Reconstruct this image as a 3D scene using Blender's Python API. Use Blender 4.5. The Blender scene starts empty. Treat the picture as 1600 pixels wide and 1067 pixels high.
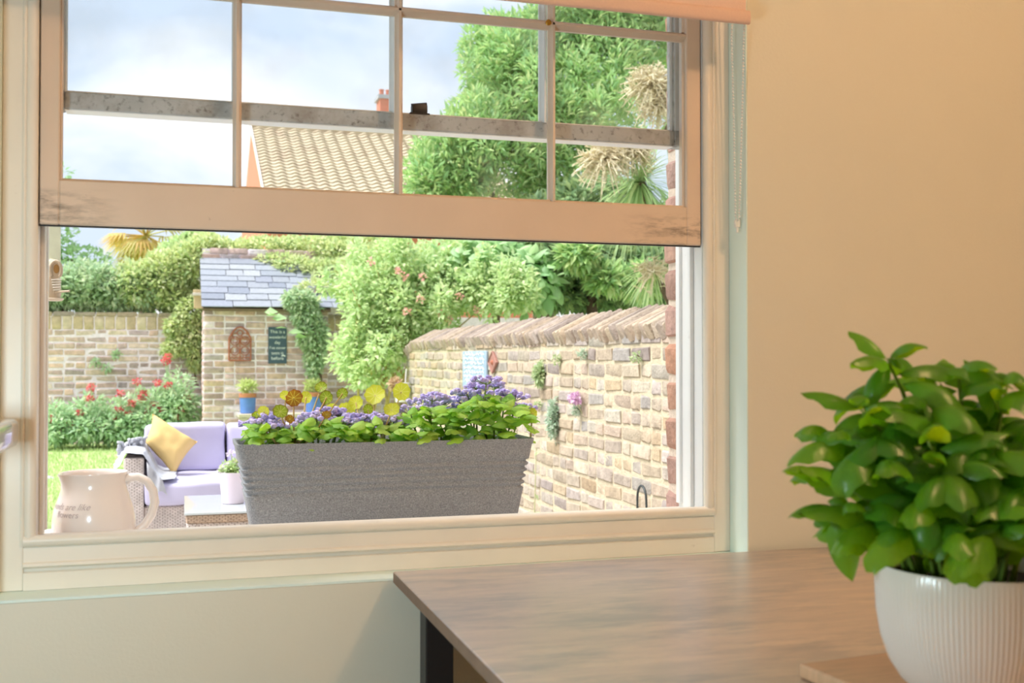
import bpy, bmesh, math, random
import numpy as np
from mathutils import Matrix, Vector, Euler, noise as mnoise
random.seed(7); rng = np.random.default_rng(11)
S = bpy.context.scene
COL = S.collection
R = math.radians

# ------------------------------------------------------------------ camera
FPX = 1712.0; YAW = R(16.8); PIT = R(0.9); CAM = Vector((0.0, -1.8, 1.10))
cd = bpy.data.cameras.new('camera'); cam = bpy.data.objects.new('camera', cd); COL.objects.link(cam)
cd.sensor_width = 36.0; cd.lens = 36.0 * FPX / 1600.0; cd.clip_start = 0.02; cd.clip_end = 300
cam.location = CAM; cam.rotation_euler = (R(90) + PIT, 0, -YAW)
cd.dof.use_dof = True; cd.dof.focus_distance = 2.7; cd.dof.aperture_fstop = 7.1
S.camera = cam
# ------------------------------------------------------------------ view
S.view_settings.view_transform = 'Standard'; S.view_settings.look = 'None'
S.view_settings.exposure = 0.60; S.view_settings.gamma = 1.0
S.view_settings.use_curve_mapping = False
# ------------------------------------------------------------------ sky: bright thin overcast
W = bpy.data.worlds.new('overcast_sky'); S.world = W; W.use_nodes = True
nt = W.node_tree; nt.nodes.clear()
o = nt.nodes.new('ShaderNodeOutputWorld'); bg = nt.nodes.new('ShaderNodeBackground')
tc = nt.nodes.new('ShaderNodeTexCoord'); mp = nt.nodes.new('ShaderNodeMapping'); nz = nt.nodes.new('ShaderNodeTexNoise')
rp = nt.nodes.new('ShaderNodeValToRGB')
mp.inputs['Scale'].default_value = (1.0, 1.0, 2.6); mp.inputs['Location'].default_value = (0.35, 0.0, 0.12)
nz.inputs['Scale'].default_value = 3.2; nz.inputs['Detail'].default_value = 5; nz.inputs['Roughness'].default_value = 0.5
nz.inputs['Distortion'].default_value = 0.5
rp.color_ramp.elements[0].position = 0.40; rp.color_ramp.elements[0].color = (0.62, 0.72, 0.86, 1)
rp.color_ramp.elements[1].position = 0.64; rp.color_ramp.elements[1].color = (1.0, 1.0, 1.0, 1)
bg.inputs['Strength'].default_value = 0.82
nt.links.new(tc.outputs['Generated'], mp.inputs['Vector']); nt.links.new(mp.outputs[0], nz.inputs['Vector'])
nt.links.new(nz.outputs[0], rp.inputs[0]); nt.links.new(rp.outputs[0], bg.inputs[0]); nt.links.new(bg.outputs[0], o.inputs[0])
# ------------------------------------------------------------------ hazy sun
sl = bpy.data.lights.new('hazy_sun', 'SUN'); sl.energy = 4.3; sl.angle = R(34); sl.color = (1.0, 0.975, 0.95)
so = bpy.data.objects.new('hazy_sun', sl); COL.objects.link(so)
so.rotation_euler = (-Vector((-0.50, 0.0, 0.80))).to_track_quat('-Z', 'Y').to_euler()
# ------------------------------------------------------------------ the room's warm ceiling lamp and an added cool fill
def lamp(name, loc, power, colr, rad=0.12):
    l = bpy.data.lights.new(name, 'POINT'); l.energy = power; l.color = colr; l.shadow_soft_size = rad
    q = bpy.data.objects.new(name, l); COL.objects.link(q); q.location = loc
lamp('ceiling_lamp', (1.22, -1.42, 2.45), 22.5, (1.0, 0.58, 0.30), 0.05)
lamp('cool_fill_light', (-0.36, -0.92, 1.0), 13, (0.70, 0.92, 1.0), 0.08)  # added fill without a fitting, brightens the lower window and wall

# ================================================================== helpers
def lin(c): return tuple((x / 255 / 12.92) if x / 255 <= 0.04045 else ((x / 255 + 0.055) / 1.055) ** 2.4 for x in c)
def ray(u, v):
    a = (u - 800) / FPX; b = (533.5 - v) / FPX
    cp, sp, cy, sy = math.cos(PIT), math.sin(PIT), math.cos(YAW), math.sin(YAW)
    return Vector((sy * cp, cy * cp, sp)) + a * Vector((cy, -sy, 0)) + b * Vector((-sy * sp, -cy * sp, cp))
def PY(u, v, Y): d = ray(u, v); return CAM + d * ((Y - CAM.y) / d.y)
def PX(u, v, X): d = ray(u, v); return CAM + d * ((X - CAM.x) / d.x)
def PZ(u, v, Z): d = ray(u, v); return CAM + d * ((Z - CAM.z) / d.z)
def proj(p):
    q = Vector(p) - CAM
    cp, sp, cy, sy = math.cos(PIT), math.sin(PIT), math.cos(YAW), math.sin(YAW)
    w = q.dot(Vector((sy * cp, cy * cp, sp)))
    return 800 + FPX * q.dot(Vector((cy, -sy, 0))) / w, 533.5 - FPX * q.dot(Vector((-sy * sp, -cy * sp, cp))) / w, w

class MB:
    def __init__(s): s.v = []; s.f = []; s.a = []
    def add(s, vs, fs, m=None, rnd=0.0):
        b = len(s.v)
        s.v += [tuple(m @ Vector(p)) for p in vs] if m is not None else [tuple(p) for p in vs]
        s.f += [tuple(i + b for i in f) for f in fs]; s.a += [rnd] * len(vs); return s
    def box(s, x0, x1, y0, y1, z0, z1, bev=0.0, m=None, rnd=0.0, seg=1):
        vs, fs = bbox_mesh((x1 - x0, y1 - y0, z1 - z0), bev, seg)
        T = Matrix.Translation(((x0 + x1) / 2, (y0 + y1) / 2, (z0 + z1) / 2))
        return s.add(vs, fs, (m @ T) if m is not None else T, rnd)
    def tube(s, pts, rad, n=8, cap=True, flat=1.0, rnd=0.0):
        pts = [Vector(p) for p in pts]; k = len(pts)
        rs = rad if isinstance(rad, (list, tuple)) else [rad] * k
        vs = []; prev = None
        for i, p in enumerate(pts):
            t = (pts[min(i + 1, k - 1)] - pts[max(i - 1, 0)])
            t = t.normalized() if t.length > 1e-9 else Vector((0, 0, 1))
            if prev is None:
                up = Vector((0, 0, 1)) if abs(t.z) < .9 else Vector((0, 1, 0)); nn = t.cross(up).normalized()
            else:
                nn = (prev - t * prev.dot(t)); nn = nn.normalized() if nn.length > 1e-6 else t.orthogonal().normalized()
            prev = nn; bb = t.cross(nn)
            for j in range(n):
                a = 2 * math.pi * j / n
                vs.append(p + (nn * math.cos(a) * flat + bb * math.sin(a)) * rs[i])
        fs = [(i * n + j, i * n + (j + 1) % n, (i + 1) * n + (j + 1) % n, (i + 1) * n + j) for i in range(k - 1) for j in range(n)]
        if cap: fs += [tuple(range(n - 1, -1, -1)), tuple((k - 1) * n + j for j in range(n))]
        return s.add(vs, fs, None, rnd)
    def lathe(s, prof, n=40, m=None, rfun=None, rnd=0.0):
        vs = []
        for (r, z) in prof:
            for j in range(n):
                a = 2 * math.pi * j / n; rr = r * (rfun(a, z) if rfun else 1)
                vs.append((rr * math.cos(a), rr * math.sin(a), z))
        k = len(prof)
        fs = [(i * n + j, i * n + (j + 1) % n, (i + 1) * n + (j + 1) % n, (i + 1) * n + j) for i in range(k - 1) for j in range(n)]
        return s.add(vs, fs, m, rnd)
    def grid(s, fn, nu, nv, rnd=0.0):
        vs = [fn(i / (nu - 1), j / (nv - 1)) for i in range(nu) for j in range(nv)]
        fs = [(i * nv + j, (i + 1) * nv + j, (i + 1) * nv + j + 1, i * nv + j + 1) for i in range(nu - 1) for j in range(nv - 1)]
        return s.add(vs, fs, None, rnd)
    def mesh(s, name, smooth=None):
        me = bpy.data.meshes.new(name); me.from_pydata(s.v, [], s.f); me.validate()
        if len(me.vertices) == len(s.a) and any(s.a):
            at = me.attributes.new('rnd', 'FLOAT', 'POINT'); at.data.foreach_set('value', s.a)
        if smooth is not None:
            me.shade_smooth()
            if smooth < 179: me.set_sharp_from_angle(angle=R(smooth))
        return me
_bc = {}
def bbox_mesh(size, bev, seg=1):
    key = tuple(round(x, 5) for x in size) + (bev, seg)
    if key in _bc: return _bc[key]
    bm = bmesh.new(); bmesh.ops.create_cube(bm, size=1.0)
    for v in bm.verts: v.co = Vector((v.co.x * size[0], v.co.y * size[1], v.co.z * size[2]))
    if bev > 0: bmesh.ops.bevel(bm, geom=list(bm.edges), offset=bev, segments=seg, profile=.6, affect='EDGES')
    bm.verts.index_update()
    r = ([v.co.copy() for v in bm.verts], [tuple(v.index for v in f.verts) for f in bm.faces]); bm.free()
    _bc[key] = r; return r

WM = {}
def link(o, parent=None, mw=None):
    """link with the given world matrix"""
    mw = mw if mw is not None else Matrix.Identity(4)
    COL.objects.link(o)
    if parent is not None:
        o.parent = parent; o.matrix_basis = WM[parent].inverted() @ mw
    else: o.matrix_basis = mw
    WM[o] = mw.copy(); return o
def obj(name, mb, mat, parent=None, smooth=None, mw=None, kind=None, label=None):
    me = mb.mesh(name, smooth) if isinstance(mb, MB) else mb
    if mat is not None and not me.materials: me.materials.append(mat)
    o = link(bpy.data.objects.new(name, me), parent, mw)
    if kind: o['kind'] = kind
    if label: o['label'] = label
    return o
def tag(o, label, cat, group=None, kind=None):
    o['label'] = label
    if cat: o['category'] = cat
    if group: o['group'] = group
    if kind: o['kind'] = kind
    return o
def thing(name, loc, label, cat, group=None, kind=None, rz=0):
    e = bpy.data.objects.new(name, None); e.empty_display_size = 0.05
    link(e, None, Matrix.Translation(Vector(loc)) @ Matrix.Rotation(rz, 4, 'Z'))
    return tag(e, label, cat, group, kind)

# ---------------------------------------------------------------- materials
def M(name, col, rough=0.6, ramp=None, nscale=20, namt=0.15, bump=0.0, bscale=60, transl=0.0, metal=0.0, spec=0.5, tcol=None,
      stretch=None, coat=0.0):
    """col: sRGB; ramp: list of sRGB colours chosen per object / per 'rnd' attribute; noise shades the colour by +-namt"""
    m = bpy.data.materials.new(name); m.use_nodes = True; t = m.node_tree; n = t.nodes; L = t.links
    b = n['Principled BSDF']; b.inputs['Roughness'].default_value = rough; b.inputs['Metallic'].default_value = metal
    b.inputs['Specular IOR Level'].default_value = spec; b.inputs['Coat Weight'].default_value = coat
    geo = n.new('ShaderNodeNewGeometry'); vec = geo.outputs['Position']
    if stretch:
        mpp = n.new('ShaderNodeMapping'); mpp.inputs['Scale'].default_value = stretch; L.new(vec, mpp.inputs[0]); vec = mpp.outputs[0]
    if ramp:
        at = n.new('ShaderNodeAttribute'); at.attribute_name = 'rnd'; oi = n.new('ShaderNodeObjectInfo')
        ad = n.new('ShaderNodeMath'); ad.operation = 'ADD'; fr = n.new('ShaderNodeMath'); fr.operation = 'FRACT'
        L.new(at.outputs['Fac'], ad.inputs[0]); L.new(oi.outputs['Random'], ad.inputs[1]); L.new(ad.outputs[0], fr.inputs[0])
        cr = n.new('ShaderNodeValToRGB'); els = cr.color_ramp.elements
        while len(els) < len(ramp): els.new(0.5)
        for i, c in enumerate(ramp): els[i].position = i / max(1, len(ramp) - 1); els[i].color = (*lin(c), 1)
        L.new(fr.outputs[0], cr.inputs[0]); csrc = cr.outputs[0]
    else:
        rg = n.new('ShaderNodeRGB'); rg.outputs[0].default_value = (*lin(col), 1); csrc = rg.outputs[0]
    if namt > 0:
        nn = n.new('ShaderNodeTexNoise'); nn.inputs['Scale'].default_value = nscale; nn.inputs['Detail'].default_value = 5
        L.new(vec, nn.inputs['Vector'])
        mr = n.new('ShaderNodeMapRange'); mr.inputs['From Min'].default_value = .25; mr.inputs['From Max'].default_value = .75
        mr.inputs['To Min'].default_value = 1 - namt; mr.inputs['To Max'].default_value = 1 + namt
        L.new(nn.outputs[0], mr.inputs[0])
        mx = n.new('ShaderNodeMix'); mx.data_type = 'RGBA'; mx.blend_type = 'MULTIPLY'; mx.inputs[0].default_value = 1
        L.new(csrc, mx.inputs[6]); L.new(mr.outputs[0], mx.inputs[7]); csrc = mx.outputs[2]
    L.new(csrc, b.inputs['Base Color'])
    if bump > 0:
        bn = n.new('ShaderNodeTexNoise'); bn.inputs['Scale'].default_value = bscale; bn.inputs['Detail'].default_value = 6
        L.new(vec, bn.inputs['Vector'])
        bp = n.new('ShaderNodeBump'); bp.inputs['Strength'].default_value = bump; bp.inputs['Distance'].default_value = 0.01
        L.new(bn.outputs[0], bp.inputs['Height']); L.new(bp.outputs[0], b.inputs['Normal'])
    if transl > 0:
        tr = n.new('ShaderNodeBsdfTranslucent'); ms = n.new('ShaderNodeMixShader'); ms.inputs[0].default_value = transl
        if tcol: tr.inputs[0].default_value = (*lin(tcol), 1)
        else: L.new(csrc, tr.inputs[0])
        L.new(b.outputs[0], ms.inputs[1]); L.new(tr.outputs[0], ms.inputs[2]); L.new(ms.outputs[0], n['Material Output'].inputs[0])
    m['csrc'] = 1
    return m
def nodes_of(m): return m.node_tree.nodes, m.node_tree.links, m.node_tree.nodes['Principled BSDF']
def stain(m, col, scale, lo, hi, stretch=None, box=None, soft=0.06, amount=1.0, zmax=None):
    """lay a noise-shaped stain over the base colour, optionally only near world-space x ranges"""
    n, L, b = nodes_of(m); src = b.inputs['Base Color'].links[0].from_socket
    geo = n.new('ShaderNodeNewGeometry'); vec = geo.outputs['Position']
    if stretch:
        q = n.new('ShaderNodeMapping'); q.inputs['Scale'].default_value = stretch; L.new(vec, q.inputs[0]); vv = q.outputs[0]
    else: vv = vec
    t = n.new('ShaderNodeTexNoise'); t.inputs['Scale'].default_value = scale; t.inputs['Detail'].default_value = 8; t.inputs['Roughness'].default_value = .7
    L.new(vv, t.inputs['Vector'])
    mr = n.new('ShaderNodeMapRange'); mr.inputs['From Min'].default_value = lo; mr.inputs['From Max'].default_value = hi
    mr.inputs['To Max'].default_value = amount; L.new(t.outputs[0], mr.inputs[0]); fac = mr.outputs[0]
    if box:
        sx = n.new('ShaderNodeSeparateXYZ'); L.new(vec, sx.inputs[0]); acc = None
        for (c, hw) in box:
            s1 = n.new('ShaderNodeMath'); s1.operation = 'SUBTRACT'; s1.inputs[1].default_value = c; L.new(sx.outputs[0], s1.inputs[0])
            ab = n.new('ShaderNodeMath'); ab.operation = 'ABSOLUTE'; L.new(s1.outputs[0], ab.inputs[0])
            r2 = n.new('ShaderNodeMapRange'); r2.inputs['From Min'].default_value = hw; r2.inputs['From Max'].default_value = max(0.0, hw - soft)
            L.new(ab.outputs[0], r2.inputs[0])
            if acc is None: acc = r2.outputs[0]
            else:
                mm = n.new('ShaderNodeMath'); mm.operation = 'MAXIMUM'; L.new(acc, mm.inputs[0]); L.new(r2.outputs[0], mm.inputs[1]); acc = mm.outputs[0]
        mu = n.new('ShaderNodeMath'); mu.operation = 'MULTIPLY'; L.new(fac, mu.inputs[0]); L.new(acc, mu.inputs[1]); fac = mu.outputs[0]
    if zmax:
        sz = n.new('ShaderNodeSeparateXYZ'); L.new(vec, sz.inputs[0])
        lt = n.new('ShaderNodeMapRange'); lt.inputs['From Min'].default_value = zmax; lt.inputs['From Max'].default_value = zmax - .02; L.new(sz.outputs[2], lt.inputs[0])
        mu = n.new('ShaderNodeMath'); mu.operation = 'MULTIPLY'; L.new(fac, mu.inputs[0]); L.new(lt.outputs[0], mu.inputs[1]); fac = mu.outputs[0]
    mx = n.new('ShaderNodeMix'); mx.data_type = 'RGBA'; L.new(fac, mx.inputs[0]); L.new(src, mx.inputs[6])
    mx.inputs[7].default_value = (*lin(col), 1); L.new(mx.outputs[2], b.inputs['Base Color'])
    return m
def weave(m, scale, strength=0.8, dark=0.55):
    """woven strand relief: two crossed waves"""
    n, L, b = nodes_of(m)
    tc = n.new('ShaderNodeNewGeometry'); mp = n.new('ShaderNodeMapping'); mp.inputs['Scale'].default_value = (scale, scale, scale * 2.6)
    L.new(tc.outputs['Position'], mp.inputs[0])
    sep = n.new('ShaderNodeSeparateXYZ'); L.new(mp.outputs[0], sep.inputs[0])
    su = n.new('ShaderNodeMath'); su.operation = 'ADD'; L.new(sep.outputs[0], su.inputs[0]); L.new(sep.outputs[1], su.inputs[1])
    cb = n.new('ShaderNodeCombineXYZ'); L.new(su.outputs[0], cb.inputs[0]); L.new(sep.outputs[2], cb.inputs[1])
    br = n.new('ShaderNodeTexBrick'); br.offset = .5; br.inputs['Scale'].default_value = 1.0
    br.inputs['Mortar Size'].default_value = 0.10; br.inputs['Mortar Smooth'].default_value = .8
    br.inputs['Brick Width'].default_value = 1.0; br.inputs['Row Height'].default_value = .8
    L.new(cb.outputs[0], br.inputs['Vector'])
    src = b.inputs['Base Color'].links[0].from_socket
    mx = n.new('ShaderNodeMix'); mx.data_type = 'RGBA'; mx.blend_type = 'MULTIPLY'; L.new(br.outputs['Fac'], mx.inputs[0]); L.new(src, mx.inputs[6])
    mx.inputs[7].default_value = (dark, dark * .9, dark * .85, 1); L.new(mx.outputs[2], b.inputs['Base Color'])
    bp = n.new('ShaderNodeBump'); bp.invert = True; bp.inputs['Strength'].default_value = strength; bp.inputs['Distance'].default_value = .01
    L.new(br.outputs['Fac'], bp.inputs['Height']); L.new(bp.outputs[0], b.inputs['Normal'])
    return m

paint = M('cream_gloss_paint', (238, 230, 216), 0.38, nscale=9, namt=.04, bump=.05, bscale=30)
stain(paint, (170, 150, 130), 26, .66, .80, amount=.5)
paint_lamp_tint = M('lamp_tinted_sash_paint', (224, 204, 184), 0.38, nscale=9, namt=.04, bump=.05, bscale=30)  # same cream as the frame, with warm lamplight tinted into the colour
stain(paint_lamp_tint, (74, 52, 40), 40, .44, .66, stretch=(0.5, 1, 2.2), box=[(0.93, 0.16), (-0.215, 0.13)], soft=.13, amount=.75, zmax=1.375)
stain(paint_lamp_tint, (110, 80, 60), 38, .68, .76, amount=.6)
paint_white = M('white_outer_paint', (240, 240, 240), 0.4, nscale=12, namt=.03)
stain(paint_white, (150, 140, 135), 30, .64, .8, amount=.5)
paint_grey = M('weathered_grey_primer', (186, 186, 184), 0.7, nscale=25, namt=.12, bump=.1)
stain(paint_grey, (70, 58, 48), 70, .54, .68, amount=.8)
stain(paint_grey, (120, 100, 80), 9, .50, .66, amount=.5)
wall_mat = M('pale_wall_paint', (226, 224, 208), 0.75, nscale=3, namt=.02, bump=.06, bscale=160)
reveal_mat = M('mint_reveal_paint', (234, 250, 242), 0.55, nscale=5, namt=.02, bump=.03)
ceil_mat = M('white_ceiling', (238, 235, 226), 0.9, namt=0)
floor_mat = M('oak_floor', (150, 112, 78), 0.5, nscale=6, namt=.2, stretch=(1, 12, 1))
glass = bpy.data.materials.new('window_glass'); glass.use_nodes = True
_n = glass.node_tree.nodes; _l = glass.node_tree.links; _n.remove(_n['Principled BSDF'])
_t = _n.new('ShaderNodeBsdfTransparent'); _t.inputs[0].default_value = (.985, .995, 1, 1)
_g = _n.new('ShaderNodeBsdfGlossy'); _g.inputs['Roughness'].default_value = .02
_f = _n.new('ShaderNodeFresnel'); _f.inputs[0].default_value = 1.25
_d = _n.new('ShaderNodeBsdfDiffuse'); _d.inputs[0].default_value = (.9, .95, .98, 1)
_nz = _n.new('ShaderNodeTexNoise'); _nz.inputs['Scale'].default_value = 7; _nz.inputs['Detail'].default_value = 8
_gp = _n.new('ShaderNodeNewGeometry'); _l.new(_gp.outputs['Position'], _nz.inputs['Vector'])
_mr = _n.new('ShaderNodeMapRange'); _mr.inputs['From Min'].default_value = .5; _mr.inputs['From Max'].default_value = .8; _mr.inputs['To Max'].default_value = .10
_l.new(_nz.outputs[0], _mr.inputs[0])
_m1 = _n.new('ShaderNodeMixShader'); _m2 = _n.new('ShaderNodeMixShader')
_l.new(_mr.outputs[0], _m1.inputs[0]); _l.new(_t.outputs[0], _m1.inputs[1]); _l.new(_d.outputs[0], _m1.inputs[2])
_l.new(_f.outputs[0], _m2.inputs[0]); _l.new(_m1.outputs[0], _m2.inputs[1]); _l.new(_g.outputs[0], _m2.inputs[2])
_l.new(_m2.outputs[0], _n['Material Output'].inputs[0])

# ================================================================== the room
RX0, RX1, RY0, RZ1 = -1.7, 2.7, -3.4, 2.6
OX0, OX1, OZ0, OZ1 = -0.272, 0.996, 0.736, 2.30
def struct(name, mb, mat, label, smooth=None): return tag(obj(name, mb, mat, None, smooth), label, None, None, 'structure')
mb = MB()
mb.box(RX0, OX0, 0, .19, 0, RZ1); mb.box(OX1, RX1, 0, .19, 0, RZ1)
mb.box(OX0, OX1, 0, .19, 0, OZ0 - .004); mb.box(OX0, OX1, 0, .19, OZ1, RZ1)
wall_back = struct('wall_back', mb, wall_mat, 'cream plaster wall around the sash window')
mb = MB().box(OX1 - .002, OX1 + .0005, .001, .07, OZ0, OZ1); mb.box(OX0 - .0005, OX0 + .002, .001, .07, OZ0, OZ1)
mb.box(OX0, OX1, 0.001, .07, OZ0 - .0035, OZ0 + .0005)
obj('reveal_lining', mb, reveal_mat, wall_back, label='pale mint painted window reveal')
struct('wall_right', MB().box(RX1, RX1 + .1, RY0, .0, 0, RZ1), wall_mat, 'cream plaster side wall right of the table')
struct('wall_left', MB().box(RX0 - .1, RX0, RY0, .0, 0, RZ1), wall_mat, 'cream plaster side wall left of the window')
struct('wall_rear', MB().box(RX0 - .1, RX1 + .1, RY0 - .1, RY0, 0, RZ1), wall_mat, 'cream plaster wall behind the viewer')
struct('ceiling', MB().box(RX0 - .1, RX1 + .1, RY0 - .1, .19, RZ1, RZ1 + .1), ceil_mat, 'white ceiling of the room')
struct('floor', MB().box(RX0 - .1, RX1 + .1, RY0 - .1, .19, -.1, 0), floor_mat, 'wooden floor of the room')

# ---------------------------------------------------------------- sash window
win = thing('window_1', (0.36, .12, OZ0), 'cream painted sash window, lower sash pushed up', None, None, 'structure')
XL, XR = -0.219, 0.944
FY = 0.066
for nm, x0, x1 in (('casing', OX0 + .002, XL - .016), ('casing', XR + .016, OX1 - .002)):
    m = MB().box(x0, x1, FY, .185, OZ0 + .001, OZ1 - .001, .0015)
    e0, e1 = (x1 - .004, x1) if x0 < 0 else (x0, x0 + .004)
    m.tube([(e0 + .002, FY, OZ0 + .07), (e0 + .002, FY, OZ1)], .003, 8)
    obj(nm, m, paint, win, 30)
for x0, x1 in ((XL - .016, XL), (XR, XR + .016)):
    obj('pulley_stile', MB().box(x0 if x0 < 0 else x0, x1, .082, .185, OZ0 + .06, OZ1 - .001, .001), paint_white, win)
    m = MB().tube([((x0 + x1) / 2, .072, OZ0 + .078), ((x0 + x1) / 2, .072, OZ1 - .001)], .0095, 16)
    obj('stop_bead', m, paint, win, 60)
    m = MB().box((x1 if x0 < 0 else x0 - .008), (x1 + .008 if x0 < 0 else x0), .1165, .1275, OZ0 + .08, OZ1 - .001, .001)
    obj('parting_bead', m, paint_white, win)
    m = MB().box((x1 - .004 if x0 < 0 else x0 - .006), (x1 + .006 if x0 < 0 else x0 + .004), .1685, .185, OZ0 + .08, OZ1 - .001, .001)
    obj('outer_lining', m, paint_white, win)
obj('head_lining', MB().box(XL - .016, XR + .016, FY, .185, OZ1 - .03, OZ1 - .001, .001), paint, win)
obj('stop_bead', MB().tube([(XL - .016, .070, .8135), (XR + .016, .070, .8135)], .0092, 16), paint, win, 60, label='rounded bottom bead')
obj('inner_sill', MB().box(XL - .016, XR + .016, .072, .20, .735, .806, .002), paint, win)
# apron below the opening with a recessed groove and a rounded moulding
prof = [(.098, .737), (.0655, .737), (.0655, .764), (.0715, .766), (.0715, .7705), (.064, .772), (.061, .775), (.0625, .779), (.0665, .781), (.0675, .803), (.0705, .806), (.098, .806)]
vs = [(x, y, z) for x in (XL - .016, XR + .016) for (y, z) in prof]; k = len(prof)
fs = [(i, i + 1, k + i + 1, k + i) for i in range(k - 1)] + [tuple(range(k)), tuple(range(2 * k - 1, k - 1, -1))]
obj('apron', MB().add(vs, fs), paint, win, 35)

MX = (0.0885, 0.364, 0.648)
def sash(name, y0, y1, zb, zr, bars, zt, mat, pmat, xl, xr, sw, lw=None):
    yc = (y0 + y1) / 2
    m = MB().box(xl, xl + sw, y0, y1, zb, zt, .002); m.box(xr - sw, xr, y0, y1, zb, zt, .002)
    m.box(xl + sw, xr - sw, y0, y1, zb, zr, .002); m.box(xl + sw, xr - sw, y0, y1, zt - .05, zt, .002)
    s = obj(name, m, mat, win, 35)
    zs = [zr] + [z for b in bars for z in b] + [zt - .05]
    xs = [xl + sw] + [q for c in MX for q in (c - .0065, c + .0065)] + [xr - sw]
    def bar_v(c, z0, z1):
        pr = [(c - .0072, yc + .004), (c - .0072, yc - .002), (c - .0045, yc - .006), (c - .003, y0 + .004), (c - .002, y0 + .001), (c + .002, y0 + .001), (c + .003, y0 + .004), (c + .0045, yc - .006), (c + .0072, yc - .002), (c + .0072, yc + .004), (c + .003, y1 - .002), (c - .003, y1 - .002)]
        n = len(pr); v = [(x, y, z) for z in (z0, z1) for (x, y) in pr]
        return MB().add(v, [(i, (i + 1) % n, n + (i + 1) % n, n + i) for i in range(n)])
    for c in MX: obj('muntin', bar_v(c, zr, zt - .05), pmat, s, 30)
    for (z0, z1) in bars:
        zc = (z0 + z1) / 2
        pr = [(yc + .004, zc - .0085), (yc - .003, zc - .0085), (yc - .007, zc - .0055), (y0 + .003, zc - .0035), (y0 + .001, zc - .002), (y0 + .001, zc + .002), (y0 + .003, zc + .0035), (yc - .007, zc + .0055), (yc - .003, zc + .0085), (yc + .004, zc + .0085), (y1 - .002, zc + .003), (y1 - .002, zc - .003)]
        n = len(pr); v = [(x, y, z) for x in (xl + sw, xr - sw) for (y, z) in pr]
        obj('glazing_bar', MB().add(v, [(i, (i + 1) % n, n + (i + 1) % n, n + i) for i in range(n)]), pmat, s, 30)
    # thin inner moulding around each light and the glass itself
    for a in range(0, len(zs), 2):
        for b in range(0, len(xs), 2):
            x0, x1, z0, z1 = xs[b], xs[b + 1], zs[a], zs[a + 1]
            obj('pane', MB().box(x0 - .002, x1 + .002, yc + .001, yc + .003, z0 - .002, z1 + .002), glass, s)
    mo = MB()
    for a in range(0, len(zs), 2):
        z0, z1 = zs[a], zs[a + 1]
        if a == 0: mo.tube([(xl + sw, yc - .004, z0 + .0005), (xr - sw, yc - .004, z0 + .0005)], .004, 6)
        mo.tube([(xl + sw, yc - .004, z0), (xl + sw, yc - .004, z1)], .004, 6); mo.tube([(xr - sw, yc - .004, z0), (xr - sw, yc - .004, z1)], .004, 6)
    obj('glazing_moulding', mo, pmat, s, 60)
    return s
low = sash('lower_sash', .080, .115, 1.314, 1.386, [(1.702, 1.720)], 2.09, paint_lamp_tint, paint_lamp_tint, XL + .002, XR - .002, .0295)
upp = sash('upper_sash', .130, .166, 1.511, 1.540, [(1.86, 1.878)], 2.26, paint_grey, paint_white, XL + .003, XR - .003, .030)
# the outer sash's side stiles and underside are still painted white
mm = MB().box(XL + .004, XL + .033, .1285, .1302, 1.541, 2.25); mm.box(XR - .033, XR - .004, .1285, .1302, 1.541, 2.25)
mm.box(XL + .034, XR - .034, .1325, .1655, 1.5095, 1.5112)
obj('painted_face', mm, paint_white, upp)
rub = M('black_rubber', (34, 32, 32), .6, namt=.1)
m = MB().box(XL + .001, XR - .001, .086, .093, 1.3118, 1.3142)
obj('draught_strip', m, rub, low, label='thin dark draught strip under the sash')
brass = M('brass', (190, 145, 60), .3, metal=.9, namt=.1)
p = PY(856, 36, .079)
m = MB().lathe([(.001, 0), (.004, .0005), (.0055, .004), (.0055, .007), (.003, .009), (.0001, .0095)], 14, Matrix.Translation((p.x, .0815, p.z)) @ Matrix.Rotation(R(90), 4, 'X'))
obj('brass_pin', m, brass, low, 50)
p = PY(656, 184, .142)
m = MB().box(p.x - .020, p.x + .017, .134, .158, 1.540, 1.5440, .001); m.box(p.x - .015, p.x + .014, .137, .155, 1.543, 1.561, .004, seg=2)
m.tube([(p.x - .015, .146, 1.557), (p.x + .013, .142, 1.560)], .005, 8)
obj('sash_fastener', m, M('blackened_iron', (52, 46, 44), .45, metal=.6, nscale=60, namt=.3), upp, 40)

# ---------------------------------------------------------------- roller blind
blind_mat = M('peach_blind_fabric', (238, 206, 188), .85, nscale=300, namt=.03, bump=.1, bscale=600, transl=.12)
chain_mat = M('white_plastic', (238, 238, 232), .35, namt=0)
BX0, BX1 = -0.33, 0.984
bl = thing('roller_blind', (0.33, -.03, 2.35), 'peach fabric roller blind pulled part way down over the window', 'blind')
def fab(s, t):
    return (BX0 + .006 + (BX1 - BX0 - .012) * s, -.030 + .0015 * math.sin(s * 9) * t, 2.33 - (2.33 - 1.728) * t)
obj('fabric', MB().grid(fab, 24, 12), blind_mat, bl, 180)
m = MB(); pr = [(.0055 * math.cos(a), .0125 * math.sin(a)) for a in [2 * math.pi * i / 18 for i in range(18)]]
pr = [(max(-.006, min(.006, y * 1.2)), max(-.0125, min(.0125, z * 1.1))) for y, z in pr]
v = [(x, -.030 + y, 1.7185 + z) for x in (BX0, BX1) for (y, z) in pr]; n = 18
m.add(v, [(i, (i + 1) % n, n + (i + 1) % n, n + i) for i in range(n)] + [tuple(range(n)), tuple(range(2 * n - 1, n - 1, -1))])
obj('hem_bar', m, blind_mat, bl, 50)
obj('roller', MB().tube([(BX0, -.05, 2.34), (BX1, -.05, 2.34)], .022, 20), blind_mat, bl, 60)
m = MB(); a1 = PY(1143, 60, .03); b1 = PY(1149, 338, .03); a2 = PY(1163, 0, -.02); b2 = PY(1155, 338, .01)
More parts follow.
